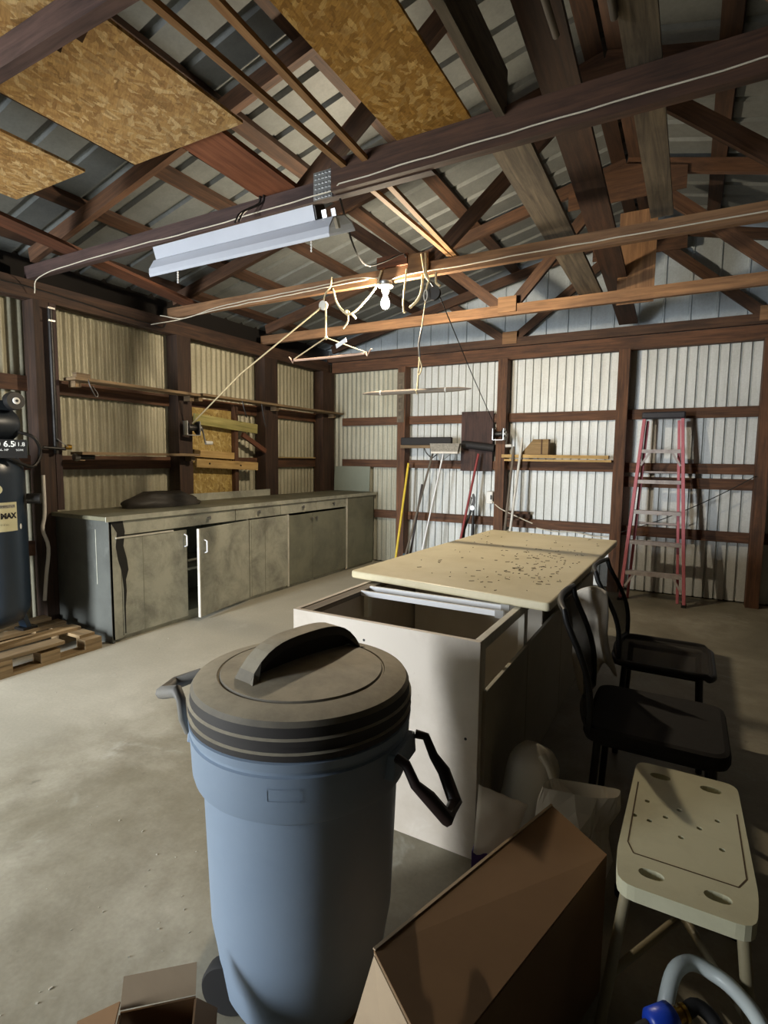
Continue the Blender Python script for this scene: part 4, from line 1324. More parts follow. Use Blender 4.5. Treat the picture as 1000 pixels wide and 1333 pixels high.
# ================================================================ CARDBOARD BOXES, BAG, HOSE
P1, P2, P3 = V((-0.475, 0.836, 0.41)), V((-0.278, 1.477, 0.40)), V((-0.122, 1.385, 0.375))
P4 = P1 + (P3 - P2) * 1.12 + V((0.0, 0.0, -0.015))
cb = thing('cardboard_box', 'long brown cardboard box standing beside the trash can', 'box', ((P1.x + P3.x) / 2, (P1.y + P3.y) / 2, 0))
nrm = (P2 - P1).cross(P3 - P2).normalized()
if nrm.z < 0: nrm = -nrm
def slab(quad_, nn, t, name, mat, parent):
    mb = MB()
    n = mb.add([p for p in quad_] + [p - nn * t for p in quad_])
    m = len(quad_)
    mb.face([n + i for i in range(m)], [(0, 0), (1, 0), (1, 1), (0, 1)][:m] if m <= 4 else None)
    mb.face([n + m + i for i in reversed(range(m))])
    for i in range(m):
        j = (i + 1) % m
        mb.face([n + i, n + m + i, n + m + j, n + j])
    return mb.build(name, mat, parent)
dn = lambda p, z=0.003: V((p.x, p.y, z))
slab([P1, P4, P3, P2], nrm, 0.005, 'top_panel', 'card', cb)
e = (P4 - P3).normalized()
sideL = (P2 - P1).cross(V((0, 0, 1))).normalized()
ins = V((0, 0, -0.006))
slab([P1 + ins, P2 + ins, dn(P2), dn(P1)], -sideL, 0.005, 'side_panel', 'card', cb)
slab([P4 + ins, P3 + ins, dn(P3), dn(P4)], sideL, 0.005, 'side_panel', 'card', cb)
fn_ = (P1 - P2).normalized()
slab([P2 + ins - fn_ * -.0, P3 + ins, dn(P3), dn(P2)], -fn_, 0.005, 'end_panel', 'card', cb)
q1, q4 = P1 + ins, P4 + ins
slab([q1, q4, dn(q4), dn(q1)], fn_, 0.005, 'end_panel', 'card_pale', cb)
# splayed end flap
f0, f1 = P1 + V((0.002, -0.004, -0.008)), P4 + V((0, -0.004, -0.008))
slab([f0, f1, f1 + fn_ * 0.07 - V((0, 0, 0.26)), f0 + fn_ * 0.07 - V((0, 0, 0.26)) + V((-0.03, 0, 0))], fn_, 0.004, 'end_flap', 'card_pale', cb)
MB().bar(P1 + nrm * 0.001, P2 + nrm * 0.001, 0.006, 0.004, up=nrm).build('edge_highlight', 'card_pale', cb)  # pale strip drawn as the highlight along the top edge

sb = thing('open_box', 'small open cardboard box on the floor at the bottom edge', 'box', (-0.875, 0.645, 0))
sc_, sa = V((-0.875, 0.645, 0)), 0.75
Rb = rotz(sa)
bw, bl, bh = 0.15, 0.13, 0.185
for (dx, dy, w, l) in ((0, bl / 2, bw, .004), (0, -bl / 2, bw, .004), (bw / 2, 0, .004, bl - .01), (-bw / 2, 0, .004, bl - .01)):
    MB().box(sc_ + Rb @ V((dx, dy, bh / 2 + 0.004)), (w, l, bh), Rb).build('side_panel', 'card', sb)
MB().box(sc_ + V((0, 0, 0.003)), (bw - .01, bl - .01, 0.004), Rb).build('bottom_panel', 'card', sb)
for (dx, dy, rx_, ry_, w, l) in ((0, bl / 2 + .020, 0.75, 0, bw, .055), (bw / 2 + .022, 0, 0, 0.7, .055, bl), (-bw / 2 - .04, 0, 0, -0.30, .085, bl)):
    hgt = bh + (0.024 if rx_ else (-0.022 if ry_ > 0 else 0.012))
    Rf = Rb @ (rotx(rx_) if rx_ else roty(ry_))
    MB().box(sc_ + Rb @ V((dx, dy, 0)) + V((0, 0, hgt + .004)), (w, l, .004), Rf).build('flap', 'card_pale' if rx_ else 'card', sb)

# crumpled white paper sack with the milky jug behind it
def sack(u, v):
    a_ = u * 2 * PI
    rx_, ry_ = 0.100 + 0.01 * v, 0.085 - 0.05 * v
    x = -0.255 + 0.02 * v + rx_ * math.copysign(abs(math.cos(a_)) ** 0.6, math.cos(a_))
    y = 1.66 + ry_ * math.copysign(abs(math.sin(a_)) ** 0.6, math.sin(a_)) - 0.02 * v
    z = 0.004 + 0.37 * v * (1 + 0.05 * math.cos(a_))
    k = noise.noise((x * 17, y * 17, z * 13)) * 0.038 * min(1, v * 2)
    return V((x + k, y - k, z + k * 0.8))
o = MB().grid(sack, 25, 8, smooth=False).build('paper_sack', 'paper', origin=(-0.255, 1.66, 0), sharp=60)
tag(o, 'crumpled white paper sack between cabinet and cardboard box', 'sack')
jg = thing('plastic_jug', 'milky plastic tub with rounded top leaning by the white cabinet side', 'tub', (-0.44, 1.83, 0))
Rj = rotz(-0.15) @ roty(0.16)
def jug(u, v):
    a_ = u * 2 * PI
    k = 1.0 if v < 0.75 else math.sqrt(max(0.0, 1 - ((v - 0.75) / 0.25) ** 2 * 0.9999))
    p = V((0.085 * k * math.copysign(abs(math.cos(a_)) ** 0.7, math.cos(a_)), 0.07 * k * math.copysign(abs(math.sin(a_)) ** 0.7, math.sin(a_)), 0.02 + 0.375 * v))
    return V((-0.455, 1.815, 0.0)) + Rj @ p
mb = MB().grid(jug, 33, 17)
mb.build('tub_body', 'milky', jg)
MB().tube(smooth_path([V((-0.455, 1.815, 0)) + Rj @ V(q) for q in ((0.03, -0.035, 0.385), (0.07, -0.05, 0.36), (0.10, -0.06, 0.30), (0.095, -0.06, 0.22))]), 0.014, 8).build('grip', 'milky', jg)
pbx = MB().box((-0.470, 1.545, 0.085), (0.095, 0.10, 0.165), rotz(0.15)).build('purple_carton', 'purple', origin=(-0.470, 1.545, 0.0), bevel=0.003)
tag(pbx, 'small dark purple carton at the foot of the white cabinet', 'carton')
def pp(u, v):
    p = V((-0.530, 1.60, 0.315)).lerp(V((-0.375, 1.62, 0.285)), u).lerp(V((-0.500, 1.48, 0.172)).lerp(V((-0.405, 1.50, 0.172)), u), v)
    p.z += 0.012 * noise.noise((u * 4, v * 4, 1)) + 0.02 * math.sin(PI * v) * math.sin(PI * u)
    return p
o = MB().grid(pp, 11, 11).build('paper_sheet', 'paper', origin=(-0.45, 1.52, 0.3), solid=0.002)
tag(o, 'creased white paper sheet leaning over the purple carton', 'paper')

# hose reel gear at the bottom right corner
mb = MB().tube(smooth_path([(0.020, 1.13, 0.02), (0.018, 1.145, 0.20), (0.022, 1.15, 0.27), (0.035, 1.195, 0.305), (0.065, 1.235, 0.305), (0.105, 1.235, 0.30), (0.140, 1.215, 0.30), (0.178, 1.17, 0.295), (0.198, 1.12, 0.27), (0.205, 1.08, 0.18), (0.205, 1.06, 0.02)]), 0.015, 12)
tag(mb.build('white_hose', 'hose_white', origin=(0.10, 1.15, 0)), 'stiff white hose loop beside the stool legs', 'hose')
dh = thing('garden_hose', 'dark hose with blue connector and brass fitting at the bottom right', 'hose', (0.05, 1.08, 0))
ca, cb_ = V((-0.005, 1.065, 0.285)), V((0.036, 1.105, 0.290))
MB().tube([ca, ca.lerp(cb_, .15), ca.lerp(cb_, .9), cb_], [0.018, 0.027, 0.027, 0.021], 18).build('connector', 'blue_plastic', dh)
d_ = (cb_ - ca).normalized()
MB().tube([cb_, cb_ + d_ * 0.008, cb_ + d_ * 0.009, cb_ + d_ * 0.018, cb_ + d_ * 0.019, cb_ + d_ * 0.026], [0.016, 0.016, 0.0125, 0.0125, 0.0165, 0.0165], 16).build('fitting', 'brass', dh)
e0 = cb_ + d_ * 0.026
MB().tube(smooth_path([e0, e0 + d_ * 0.03 + V((0, 0, 0.002)), e0 + V((0.055, 0.01, -0.01)), e0 + V((0.085, -0.03, -0.06)), e0 + V((0.09, -0.07, -0.18)), e0 + V((0.08, -0.10, -0.30))]), 0.0135, 12).build('tube', 'rubber', dh)
MB().tube(smooth_path([ca, ca - d_ * 0.03 - V((0, 0, 0.01)), ca - d_ * 0.05 - V((0, 0, 0.08)), ca - d_ * 0.05 - V((0, 0, 0.27))]), 0.0135, 12).build('tube', 'rubber', dh)

# ================================================================ STEPLADDER
ld_ = thing('stepladder', 'pink red fibreglass stepladder folded against the end wall', 'ladder', (-0.24, 5.85, 0))
def rail(x0, y0, x1, y1, z0, z1, name='front_rail', w=0.03, h=0.075, mat='ladder'):
    d = V((x1 - x0, y1 - y0, z1 - z0))
    return MB().bar((x0, y0, z0), (x1, y1, z1), w, h, up=(0, 1, 0)).build(name, mat, ld_, bevel=0.004)
A0, A1 = V((-0.515, 5.74, 0.0)), V((-0.405, 5.985, 1.77))
B0, B1 = V((0.035, 5.74, 0.0)), V((-0.075, 5.985, 1.77))
for p, q in ((A0, A1), (B0, B1)):
    rl = rail(p.x, p.y, q.x, q.y, 0.02, q.z)
    MB().box((p.x, p.y, 0.012), (0.045, 0.085, 0.024)).build('foot', 'rubber', rl)
for k, z in enumerate((0.285, 0.58, 0.875, 1.17, 1.465)):
    t = z / 1.77
    p, q = A0.lerp(A1, t), B0.lerp(B1, t)
    s_ = MB().box(((p.x + q.x) / 2, p.y, z), (q.x - p.x - 0.032, 0.085, 0.012)).box(((p.x + q.x) / 2, p.y - 0.04, z - 0.014), (q.x - p.x - 0.032, 0.006, 0.03))
    so = s_.build('step', 'ladder_step', ld_)
    if k in (0, 4):
        for s, e in ((1, p), (-1, q)):
            MB().bar((e.x + s * 0.09, e.y - 0.035, z - 0.02), (e.x + s * 0.012, e.y - 0.045, z - 0.15), 0.02, 0.006, up=(0, 1, 0)).build('step_brace', 'ladder_step', so)
MB().box((-0.24, 5.985, 1.80), (0.375, 0.115, 0.065)).build('top_cap', 'ladder_top', ld_, bevel=0.012)
for xa, xb in ((-0.46, -0.375), (-0.02, -0.105)):
    rail(xa, 5.845, xb, 6.02, 0.0, 1.75, 'rear_rail', 0.025, 0.04)
for z in (0.25, 0.75, 1.25):
    t = z / 1.75
    MB().tube([(-0.46 + 0.085 * t, 5.845 + .175 * t, z), (-0.02 - 0.085 * t, 5.845 + .175 * t, z)], 0.011, 8).build('rear_bar', 'ladder_step', ld_)

# ================================================================ TOOLS AGAINST THE END WALL
def pole(name, mat, a, b, r, label, cat, n=10):
    return tag(MB().tube([a, b], r, n).build(name, mat, origin=a), label, cat)
yp = thing('broom', 'broom with yellow handle leaning on the first wall post', 'broom', (-3.06, 5.80, 0))
MB().tube([(-3.06, 5.80, 0.10), (-3.005, 6.010, 1.30)], 0.014, 10).build('handle', 'yellow', yp)
MB().prism([(-0.15, 0.0), (0.15, 0.0), (0.10, 0.11), (-0.10, 0.11)], (-3.07, 5.74, 0.0), (0.1, 0.99, 0), (0, 0, 1), (0.045, 0, 0)).build('head', 'bristle', yp)
# push broom standing on its handle, dark bristles up
br = thing('push_broom', 'wide push broom with dark bristles standing head up on its gray handle', 'broom', (-2.92, 5.72, 0))
MB().tube([(-2.93, 5.70, 0.0), (-2.655, 5.955, 1.43)], [0.013, 0.012], 10).build('handle', 'gray_handle', br)
MB().box((-2.765, 5.995, 1.50), (0.66, 0.065, 0.035), rotz(0.0)).build('head_block', 'shelf', br)
MB().box((-2.765, 5.995, 1.565), (0.66, 0.055, 0.095)).build('bristles', 'black_roll', br, bevel=0.01)
for s in (-1, 1):
    MB().tube([(-2.665, 5.945, 1.36), (-2.665 + 0.085 * s, 5.965, 1.43), (-2.665 + 0.12 * s, 5.985, 1.49)], 0.006, 6).build('brace', 'darksteel', br)
sq = thing('squeegee_broom', 'gray headed push broom with thin white metal pole', 'broom', (-2.70, 5.66, 0))
MB().tube([(-2.70, 5.66, 0.0), (-2.50, 5.90, 1.42)], 0.009, 10).build('pole', 'white_metal', sq)
MB().prism([(-0.165, 0.0), (0.165, 0.0), (0.185, 0.095), (-0.185, 0.095)], (-2.475, 5.865, 1.44), (1, 0, 0), (0, 0.05, 1), (0, 0.05, 0)).build('bristles', 'bristle', sq)
MB().box((-2.475, 5.89, 1.43), (0.33, 0.06, 0.022)).build('head_block', 'paper', sq)
for s in (-1, 1):
    MB().tube([(-2.52, 5.885, 1.32), (-2.48 + 0.09 * s, 5.885, 1.425)], 0.005, 6).build('brace', 'galv', sq)
dp = thing('long_dustpan', 'dark handled teal dustpan leaning behind the cream countertop', 'dustpan', (-2.88, 5.80, 0))
MB().tube([(-2.89, 5.84, 0.12), (-2.80, 5.98, 1.05)], 0.013, 10).build('handle', 'handle_brown', dp)
MB().prism([(-0.14, 0.0), (0.14, 0.0), (0.12, 0.20), (-0.12, 0.20)], (-2.87, 5.84, 0.0), (1, 0, 0), (0, 0.15, 1), (0, 0.02, 0)).build('pan', 'teal_plastic', dp)
MB().box((-2.87, 5.79, 0.012), (0.28, 0.10, 0.012)).build('pan_floor', 'teal_plastic', dp)
rh = thing('red_handled_rake', 'tool with dark red handle leaning against the brown board', 'tool', (-2.27, 5.78, 0))
MB().tube([(-2.29, 5.78, 0.05), (-2.115, 6.02, 1.42)], 0.014, 10).build('handle', 'red_handle', rh)
MB().box((-2.29, 5.77, 0.03), (0.22, 0.03, 0.05)).build('head', 'darksteel', rh)
lp_ = thing('loppers', 'black handled loppers standing upright beside the red handled tool', 'loppers', (-2.16, 5.93, 0))
for s, dx in ((-1, -0.10), (1, 0.03)):
    MB().tube([(-2.155 + dx, 5.92, 0.27), (-2.15 + dx * 0.8, 5.93, 0.55), (-2.145 + s * 0.012, 5.955, 0.78)], [0.019, 0.017, 0.012], 10).build('handle', 'black', lp_)
MB().lathe([(0.028, -0.012), (0.028, 0.012)], (-2.145, 5.955, 0.80), 14, rotx(PI / 2)).build('pivot', 'galv', lp_)
MB().prism([(-0.03, 0), (0.012, 0), (0.03, 0.06), (0.028, 0.12), (0.005, 0.165), (-0.012, 0.155), (-0.002, 0.10), (-0.012, 0.05)], (-2.145, 5.945, 0.80), (1, 0, 0), (0, 0.1, 1), (0, 0.012, 0)).build('blade', 'darksteel', lp_)
MB().prism([(-0.012, 0), (0.03, 0), (0.0, 0.06), (-0.012, 0.11), (-0.03, 0.13), (-0.034, 0.05)], (-2.145, 5.960, 0.80), (1, 0, 0), (0, 0.1, 1), (0, 0.010, 0)).build('blade', 'steel', lp_)
MB().tube([(-2.255, 5.92, 0.27), (-2.255, 5.92, 0.0)], 0.018, 8).build('grip', 'black', lp_)
MB().tube([(-2.125, 5.92, 0.27), (-2.13, 5.92, 0.0)], 0.018, 8).build('grip', 'black', lp_)
o = MB().bar((-2.175, 6.128, 1.22), (-2.175, 6.128, 1.91), 0.385, 0.022, up=(0, 1, 0)).build('wall_board', 'dark_board', origin=(-2.175, 6.128, 1.22))
tag(o, 'dark stained brown board fixed upright left of the winch post', 'board')
mb = MB().tube([(-2.33, 6.065, 1.53), (-1.94, 6.065, 1.485)], 0.045, 14)
tag(mb.build('black_roll', 'black_roll', origin=(-2.14, 6.065, 1.50)), 'short black roll lying across the dark brown wall board', 'roll')
# receptacle box and its cable
rb = thing('outlet_box', 'white electrical box on the side of the winch post', 'outlet', (-1.985, 6.10, 0.92))
MB().box((-1.985, 6.10, 0.92), (0.075, 0.07, 0.14)).build('box', 'white_plastic', rb, bevel=0.006)
MB().box((-1.985, 6.062, 0.925), (0.05, 0.006, 0.11)).build('cover', 'porcelain', rb)
MB().box((-1.962, 6.057, 0.925), (0.018, 0.006, 0.05)).build('socket', 'black', rb)
mb = MB().tube(smooth_path([(-1.95, 6.06, 0.88), (-1.86, 6.015, 0.82), (-1.78, 6.01, 0.78), (-1.62, 6.0, 0.72), (-1.47, 6.02, 0.66)]), 0.006, 6)
tag(mb.build('extension_cable', 'wire_white', origin=(-1.95, 6.06, 0.88)), 'thin cable sloping from the white electrical box to the poles', 'cable')
# shelf of two boards between the posts, with a block on it
bs = thing('plank_shelf', 'pale plank shelf on the end wall between the winch post and the ladder', 'shelf', (-1.25, 6.08, 1.36))
MB().bar((-1.80, 6.06, 1.353), (-0.69, 6.06, 1.353), 0.17, 0.022).build('plank', 'pine', bs)
MB().bar((-1.83, 6.02, 1.397), (-0.72, 6.03, 1.392), 0.10, 0.035).build('plank', 'pine', bs)
cr = thing('wood_block', 'stained wooden block with slanted left end on the plank shelf', 'block', (-1.46, 6.06, 1.415))
MB().prism([(-0.17, 0), (0.13, 0), (0.13, 0.165), (-0.03, 0.165)], (-1.46, 6.01, 1.416), (1, 0, 0), (0, 0, 1), (0, 0.09, 0)).build('block', 'crate', cr)
MB().box((-1.40, 6.006, 1.50), (0.012, 0.006, 0.16)).build('edge_batten', 'girt', cr)
pole('white_pole', 'gray_handle', (-1.755, 5.78, 0.0), (-1.69, 5.965, 1.50), 0.014, 'left one of two pale poles leaning on the plank shelf', 'pole')
pole('white_pole', 'porcelain', (-1.70, 5.76, 0.0), (-1.60, 5.965, 1.60), 0.014, 'right one of two pale poles leaning on the plank shelf', 'pole')
mb = MB()
mb.box((-1.66, 6.10, 0.765), (0.26, 0.10, 0.02))
mb.box((-1.66, 6.10, 0.69), (0.26, 0.10, 0.02))
mb.box((-1.66, 6.135, 0.73), (0.26, 0.02, 0.09))
tag(mb.build('small_rack', 'girt', origin=(-1.66, 6.1, 0.73)), 'small dark wooden rack low on the wall right of the winch post', 'rack')
mb = MB().tube(sag((0.545, 6.02, 1.235), (-0.57, 6.02, 0.63), 0.05), 0.0045, 6)
tag(mb.build('wall_cable', 'wire_dark', origin=(0, 6.02, 1)), 'thin dark cable slanting across the wall behind the ladder', 'cable')
mb = MB().tube(smooth_path([(-1.45, 6.125, 0.60), (-1.25, 6.12, 0.575), (-1.05, 6.12, 0.585), (-0.85, 6.12, 0.555), (-0.70, 6.11, 0.56)]), 0.006, 6)
tag(mb.build('low_cable', 'wire_white', origin=(-1.1, 6.12, 0.57)), 'loose pale cable hanging under the low rail behind the countertop', 'cable')
# carved strip nailed on the first post
mb = MB().bar((-3.13, 6.022, 1.80), (-3.13, 6.022, 2.40), 0.095, 0.015, up=(0, 1, 0))
for k in range(7):
    mb.box((-3.13, 6.012, 1.86 + k * 0.08), (0.05, 0.008, 0.035))
tag(mb.build('carved_strip', 'gray_board', origin=(-3.13, 6.02, 1.8)), 'weathered carved strip nailed to the upper part of the first end wall post', 'strip')

# ================================================================ HANGING LIGHT FIXTURE
fx = thing('shop_light', 'white four foot fluorescent fixture hanging unlit from the spliced beam', 'light fixture', (-2.125, 2.16, 2.46))
FX0, FX1, FY, FZ, FT = -2.675, -1.465, 2.18, 2.458, math.radians(25)     # it hangs rolled, its near lip lower
def fr(y, z):
    y, z = y, z - 2.45
    return (FY + y * math.cos(FT) - z * math.sin(FT), FZ + y * math.sin(FT) + z * math.cos(FT))
def roll(poly):
    return [fr(y, z) for y, z in poly]
def along(poly, x0, x1):
    return MB().prism(roll(poly), (x0, 0, 0), (0, 1, 0), (0, 0, 1), (x1 - x0, 0, 0))
along([(-0.045, 2.515), (0.045, 2.515), (0.052, 2.452), (-0.052, 2.452)], FX0 + 0.02, FX1 - 0.10).build('housing', 'fixture', fx)
along([(-0.052, 2.451), (0.052, 2.451), (0.105, 2.415), (0.118, 2.388), (0.118, 2.374), (0.115, 2.374), (0.115, 2.386), (0.101, 2.411), (0.047, 2.447),
       (-0.047, 2.447), (-0.101, 2.411), (-0.115, 2.386), (-0.115, 2.374), (-0.118, 2.374), (-0.118, 2.388), (-0.105, 2.415)], FX0, FX1).build('reflector', 'fixture', fx)
along([(-0.04, 2.51), (0.04, 2.51), (0.046, 2.455), (-0.046, 2.455)], FX1 - 0.099, FX1 - 0.093).build('end_plate', 'darksteel', fx)
for x in (FX0 + 0.03, FX1 - 0.05):
    for s in (-1, 1):
        along([(0.05 * s - 0.012, 2.445), (0.05 * s + 0.012, 2.445), (0.05 * s + 0.010, 2.40), (0.05 * s - 0.010, 2.40)], x - 0.008, x + 0.008).build('lamp_holder', 'porcelain', fx)
    for s in (-1, 1):
        along([(0.04 * s - 0.006, 2.452), (0.04 * s + 0.006, 2.452), (0.04 * s + 0.003, 2.485), (0.04 * s - 0.003, 2.485)], x - 0.012, x + 0.012).build('holder_tab', 'galv', fx)
def chain(p, n, name, parent, mat='white_metal'):
    mb = MB()
    for k in range(n):
        c = V(p) - V((0, 0, 0.013 * k))
        mb.lathe([(0.002, 0.006), (0.0045, 0.0), (0.002, -0.006)], c, 8)
    mb.tube([V(p) + V((0, 0, 0.02)), V(p) - V((0, 0, 0.013 * (n - 1)))], 0.0018, 5)
    return mb.build(name, mat, parent)
yl, zl = fr(-0.08, 2.40)
chain((-2.48, yl, zl - 0.01), 7, 'pull_chain', fx)
chain((-1.60, yl + 0.02, zl), 6, 'pull_chain', fx)
hw_ = thing('hanging_wire', 'twisted dark wire holding the white fixture under the spliced beam', 'wire', (-2.08, 2.2, 2.6))
for dx in (0, 0.025):
    MB().tube(smooth_path([(-2.08 + dx, 2.152, 2.532), (-2.085 + dx, 2.20, 2.60), (-2.03 + dx, 2.272, 2.66), (-2.02 + dx, 2.272, 2.695), (-2.02 + dx, 2.30, 2.697)]), 0.005, 6).build('strand', 'wire_dark', hw_)
mb = MB().tube(smooth_path([(-1.50, FY + 0.06, 2.56), (-1.62, 2.55, 2.47), (-1.75, 2.9, 2.50), (-1.80, 3.2, 2.62), (-1.80, 3.45, 2.75), (-1.78, 3.47, 2.73)]), 0.005, 6)
tag(mb.build('fixture_cord', 'wire_dark', origin=(-1.6, 2.6, 2.5)), 'dark cord running from the white fixture to the bulb beam', 'cord')

# ================================================================ BULB
BL = V((-1.955, 3.50, 2.60))
bl = thing('light_bulb', 'lit bare bulb in a porcelain holder under the tan beam', 'light bulb', BL)
MB().lathe([(0.050, 0.0), (0.050, -0.012), (0.046, -0.020)], BL, 24).build('canopy', 'galv', bl)
MB().lathe([(0.046, -0.020), (0.055, -0.032), (0.050, -0.038), (0.030, -0.042), (0.026, -0.075), (0.020, -0.082)], BL, 24).build('lamp_holder', 'porcelain', bl)
MB().lathe([(0.013, -0.080), (0.014, -0.095), (0.020, -0.11), (0.029, -0.135), (0.031, -0.152), (0.026, -0.172), (0.014, -0.184), (0.002, -0.187)], BL, 24).build('bulb_glass', 'bulb', bl)

# ================================================================ ROPES, PULLEYS, HANGING POLE
def rope(name, pts, r, label, mat='rope', cat='rope', n=8):
    return tag(MB().tube(pts, r, n).build(name, mat, origin=pts[0]), label, cat)
pl_ = thing('rope_pulley', 'pale pulley tied under the tan beam left of the bulb', 'pulley', (-2.44, 3.49, 2.50))
MB().lathe([(0.010, -0.012), (0.034, -0.012), (0.026, 0), (0.034, 0.012), (0.010, 0.012)], (-2.475, 3.475, 2.495), 18, rotx(PI / 2) @ roty(0)).build('wheel', 'porcelain', pl_)
MB().tube(smooth_path([(-2.475, 3.475, 2.52), (-2.45, 3.47, 2.58), (-2.42, 3.485, 2.62), (-2.415, 3.50, 2.70)]), 0.006, 6).build('tie', 'rope', pl_)
rope('winch_rope', [(-2.49, 3.46, 2.475), (-3.4, 3.56, 2.06), (-4.085, 3.635, 1.66)], 0.006, 'long rope slanting from the pulley down to the left wall winch')
sp = thing('rope_spreader', 'rope triangle with a hooked pinkish rod hanging left of the bulb', 'hanger', (-2.43, 3.45, 2.25))
MB().tube(smooth_path([(-2.445, 3.465, 2.50), (-2.438, 3.455, 2.38), (-2.432, 3.45, 2.25)]), 0.006, 6).build('drop_rope', 'rope', sp)
MB().lathe([(0.004, -0.016), (0.014, -0.006), (0.014, 0.006), (0.004, 0.016)], (-2.432, 3.45, 2.25), 10).build('knot', 'rope', sp)
MB().tube([(-2.432, 3.45, 2.25), (-2.735, 3.45, 2.115)], 0.005, 6).build('arm_rope', 'rope', sp)
MB().tube([(-2.432, 3.45, 2.25), (-2.085, 3.45, 2.115)], 0.005, 6).build('arm_rope', 'rope', sp)
MB().tube([(-2.73, 3.45, 2.105), (-2.42, 3.45, 2.102), (-2.09, 3.45, 2.106)], 0.009, 8).build('spreader_rod', 'pink_rod', sp)
for s, x in ((-1, -2.735), (1, -2.085)):
    MB().tube([(x - s * 0.0, 3.45, 2.118), (x + s * 0.012, 3.45, 2.085), (x + s * 0.035, 3.45, 2.12), (x + s * 0.05, 3.45, 2.135)], 0.005, 6).build('hook', 'pink_rod', sp)
MB().bar((-2.335, 3.44, 2.175), (-2.245, 3.44, 2.215), 0.004, 0.035, up=(0, 0.2, 1)).build('paper_tag', 'white_metal', sp)
k1 = smooth_path([(-2.40, 3.50, 2.60), (-2.35, 3.47, 2.50), (-2.28, 3.46, 2.42), (-2.22, 3.46, 2.40), (-2.13, 3.47, 2.46), (-2.03, 3.49, 2.57), (-1.985, 3.495, 2.68)])
rr = thing('tied_rope', 'slack rope with loose knot hanging between the pulley and the bulb', 'rope', (-2.2, 3.47, 2.6))
MB().tube(k1, 0.008, 8).build('loop', 'rope', rr)
MB().tube(smooth_path([(-2.40, 3.49, 2.61), (-2.33, 3.45, 2.48), (-2.255, 3.45, 2.41)]), 0.006, 6).build('loop', 'rope', rr)
MB().lathe([(0.006, -0.02), (0.02, -0.008), (0.02, 0.008), (0.006, 0.02)], (-2.255, 3.46, 2.415), 10).build('knot', 'rope', rr)
MB().tube(smooth_path([(-2.25, 3.46, 2.41), (-2.20, 3.45, 2.39), (-2.17, 3.45, 2.36)]), 0.008, 6).build('loose_end', 'rope', rr)
MB().tube(smooth_path([(-2.25, 3.46, 2.41), (-2.235, 3.45, 2.36), (-2.25, 3.45, 2.33), (-2.28, 3.45, 2.30)]), 0.006, 6).build('loose_end', 'rope', rr)
rope('knotted_cord', smooth_path([(-1.785, 3.495, 2.66), (-1.79, 3.48, 2.55), (-1.795, 3.47, 2.44), (-1.79, 3.47, 2.37), (-1.775, 3.47, 2.36)]), 0.006, 'cord with a knot hanging just right of the bulb')
rope('thick_rope_end', smooth_path([(-1.66, 3.49, 2.60), (-1.655, 3.47, 2.50), (-1.68, 3.46, 2.43), (-1.74, 3.46, 2.385)]), 0.010, 'thick curved rope end beside the chain link right of the bulb')
rope('short_rope_end', smooth_path([(-1.56, 3.49, 2.60), (-1.55, 3.47, 2.53), (-1.515, 3.46, 2.50)]), 0.008, 'short rope stub under the beam, right of the chain link')
bp = thing('black_pulley', 'dark pulley with chain link under the beam right of the bulb', 'pulley', (-1.61, 3.49, 2.56))
MB().tube([(-1.635, 3.475, 2.735), (-1.625, 3.47, 2.60), (-1.60, 3.465, 2.55), (-1.605, 3.465, 2.535)], 0.008, 8).build('strap', 'rope', bp)
MB().tube([(-1.665, 3.475, 2.735), (-1.635, 3.47, 2.60), (-1.605, 3.465, 2.55)], 0.008, 8).build('strap', 'rope', bp)
lk = [(-1.622 + 0.013 * math.cos(t), 3.462, 2.455 + 0.036 * math.sin(t)) for t in [k / 14 * 2 * PI for k in range(14)]]
MB().tube(lk, 0.004, 6, closed=True).build('chain_link', 'porcelain', bp)
MB().tube([(-1.605, 3.465, 2.54), (-1.62, 3.463, 2.49)], 0.007, 6).build('link_tie', 'rope', bp)
MB().lathe([(0.010, -0.012), (0.045, -0.012), (0.036, 0), (0.045, 0.012), (0.010, 0.012)], (-1.575, 3.50, 2.47), 18, rotx(PI / 2)).build('wheel', 'black', bp)
MB().tube([(-1.575, 3.50, 2.51), (-1.595, 3.48, 2.545)], 0.008, 6).build('wheel_hanger', 'black', bp)
rope('dark_line', [(-1.545, 3.52, 2.455), (-1.70, 4.6, 2.10), (-1.875, 5.91, 1.685)], 0.004, 'thin dark line from the black pulley to the end wall winch', 'wire_dark', 'cord', 6)
hp = thing('hanging_pole', 'tapered gray pole hanging level on a cord above the brooms', 'pole', (-1.70, 3.47, 1.82))
MB().tube([(-2.125, 3.48, 1.823), (-2.05, 3.477, 1.823), (-1.97, 3.475, 1.821), (-1.45, 3.46, 1.818), (-1.36, 3.455, 1.817), (-1.275, 3.45, 1.815)], [0.004, 0.013, 0.0165, 0.0165, 0.0145, 0.004], 12).build('shaft', 'gray_handle', hp)
MB().tube([(-1.972, 3.475, 1.821), (-1.962, 3.475, 1.821)], 0.0185, 12).build('ring', 'porcelain', hp)
MB().tube([(-1.462, 3.46, 1.818), (-1.452, 3.46, 1.818)], 0.0185, 12).build('ring', 'porcelain', hp)
MB().tube([(-1.622, 3.462, 2.42), (-1.645, 3.464, 2.26), (-1.655, 3.466, 2.20)], 0.004, 6).build('cord', 'rope', hp)
MB().tube([(-1.648, 3.465, 2.24), (-1.668, 3.466, 2.14), (-1.660, 3.466, 2.05)], 0.007, 6).build('snap_clip', 'galv', hp)
MB().tube([(-1.660, 3.466, 2.06), (-1.665, 3.467, 1.97), (-1.675, 3.468, 1.84), (-1.675, 3.447, 1.82), (-1.675, 3.468, 1.80)], 0.006, 6).build('cord', 'rope', hp)
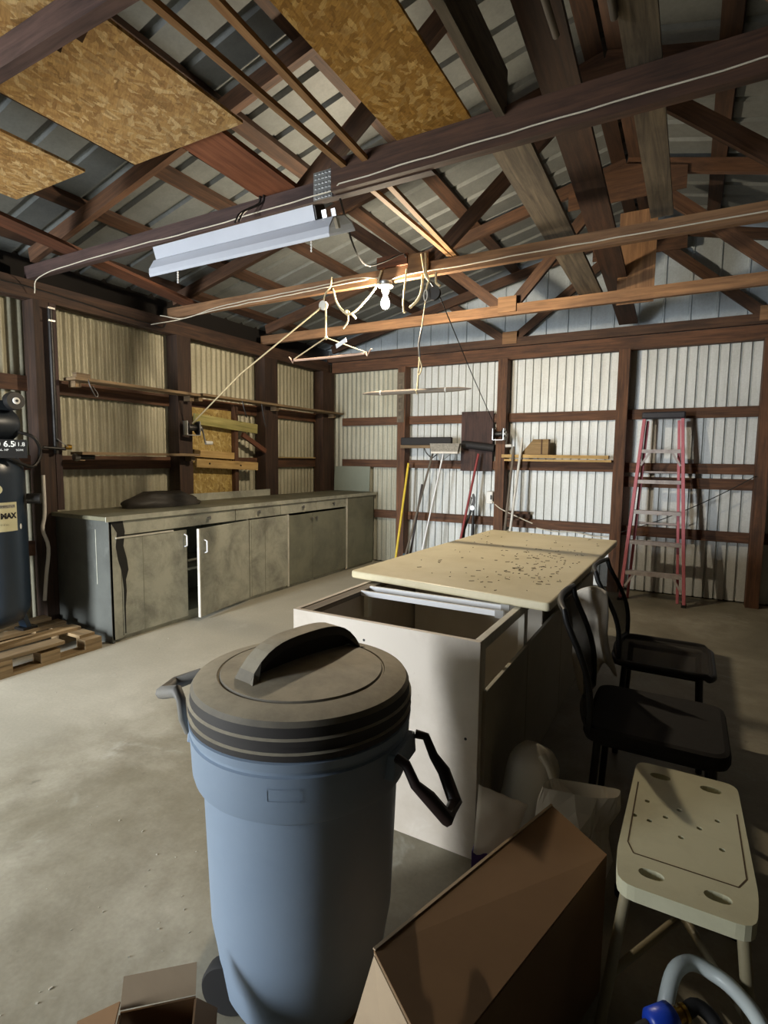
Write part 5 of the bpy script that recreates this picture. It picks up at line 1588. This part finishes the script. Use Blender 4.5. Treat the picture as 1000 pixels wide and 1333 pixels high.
MB().tube(smooth_path([(-1.655, 3.462, 2.03), (-1.64, 3.46, 1.98), (-1.655, 3.46, 1.93), (-1.668, 3.462, 1.95)]), 0.005, 6).build('loop', 'rope', hp)

# ================================================================ CABLES STAPLED ALONG THE BEAMS
def wav(pts, amp=0.006, sub=5):
    out = smooth_path(pts, sub)
    return [p + V((0, 0, amp * noise.noise(p * 6))) for p in out]
c1 = wav([(-4.16, 2.30, 2.50), (-4.05, 2.273, 2.585), (-3.6, 2.273, 2.612), (-3.0, 2.273, 2.618), (-2.4, 2.273, 2.612), (-1.8, 2.273, 2.622), (-1.56, 2.26, 2.620)]) + wav([(-1.50, 2.230, 2.625), (-1.1, 2.229, 2.630), (-0.7, 2.229, 2.635), (-0.2, 2.229, 2.64), (0.4, 2.229, 2.65), (1.2, 2.229, 2.655)])
rope('beam_cable', c1, 0.0032, 'pale cable stapled along the nearest spliced beam', 'wire_white', 'cable', 6)
c2 = wav([(-4.20, 3.40, 2.60), (-4.0, 3.50, 2.575), (-3.6, 3.500, 2.625), (-3.0, 3.500, 2.640), (-2.5, 3.500, 2.652), (-2.2, 3.500, 2.66), (-2.0, 3.495, 2.63)])
rope('beam_cable', c2, 0.004, 'upper pale cable on the tan beam, ending at the bulb', 'wire_white', 'cable', 6)
c3 = wav([(-4.20, 3.30, 2.50), (-4.05, 3.497, 2.572), (-3.6, 3.500, 2.605), (-3.0, 3.500, 2.618), (-2.5, 3.500, 2.632), (-2.1, 3.500, 2.638)])
rope('beam_cable', c3, 0.004, 'lower pale cable on the tan beam left of the bulb', 'wire_white', 'cable', 6)
c4 = wav([(-1.92, 3.49, 2.60), (-1.80, 3.498, 2.625), (-1.4, 3.500, 2.625), (-0.8, 3.500, 2.63), (-0.2, 3.500, 2.632), (0.5, 3.500, 2.636), (1.3, 3.50, 2.64)])
rope('beam_cable', c4, 0.004, 'pale cable stapled along the tan beam right of the bulb', 'wire_white', 'cable', 6)
c5 = wav([(-4.205, 0.9, 2.535), (-4.205, 1.6, 2.54), (-4.205, 2.3, 2.545), (-4.205, 2.9, 2.52), (-4.203, 3.3, 2.505), (-4.2, 3.42, 2.50), (-4.19, 3.45, 2.54)])
rope('plate_cable', c5, 0.005, 'dark cable along the top plate of the left wall', 'wire_dark', 'cable', 6)
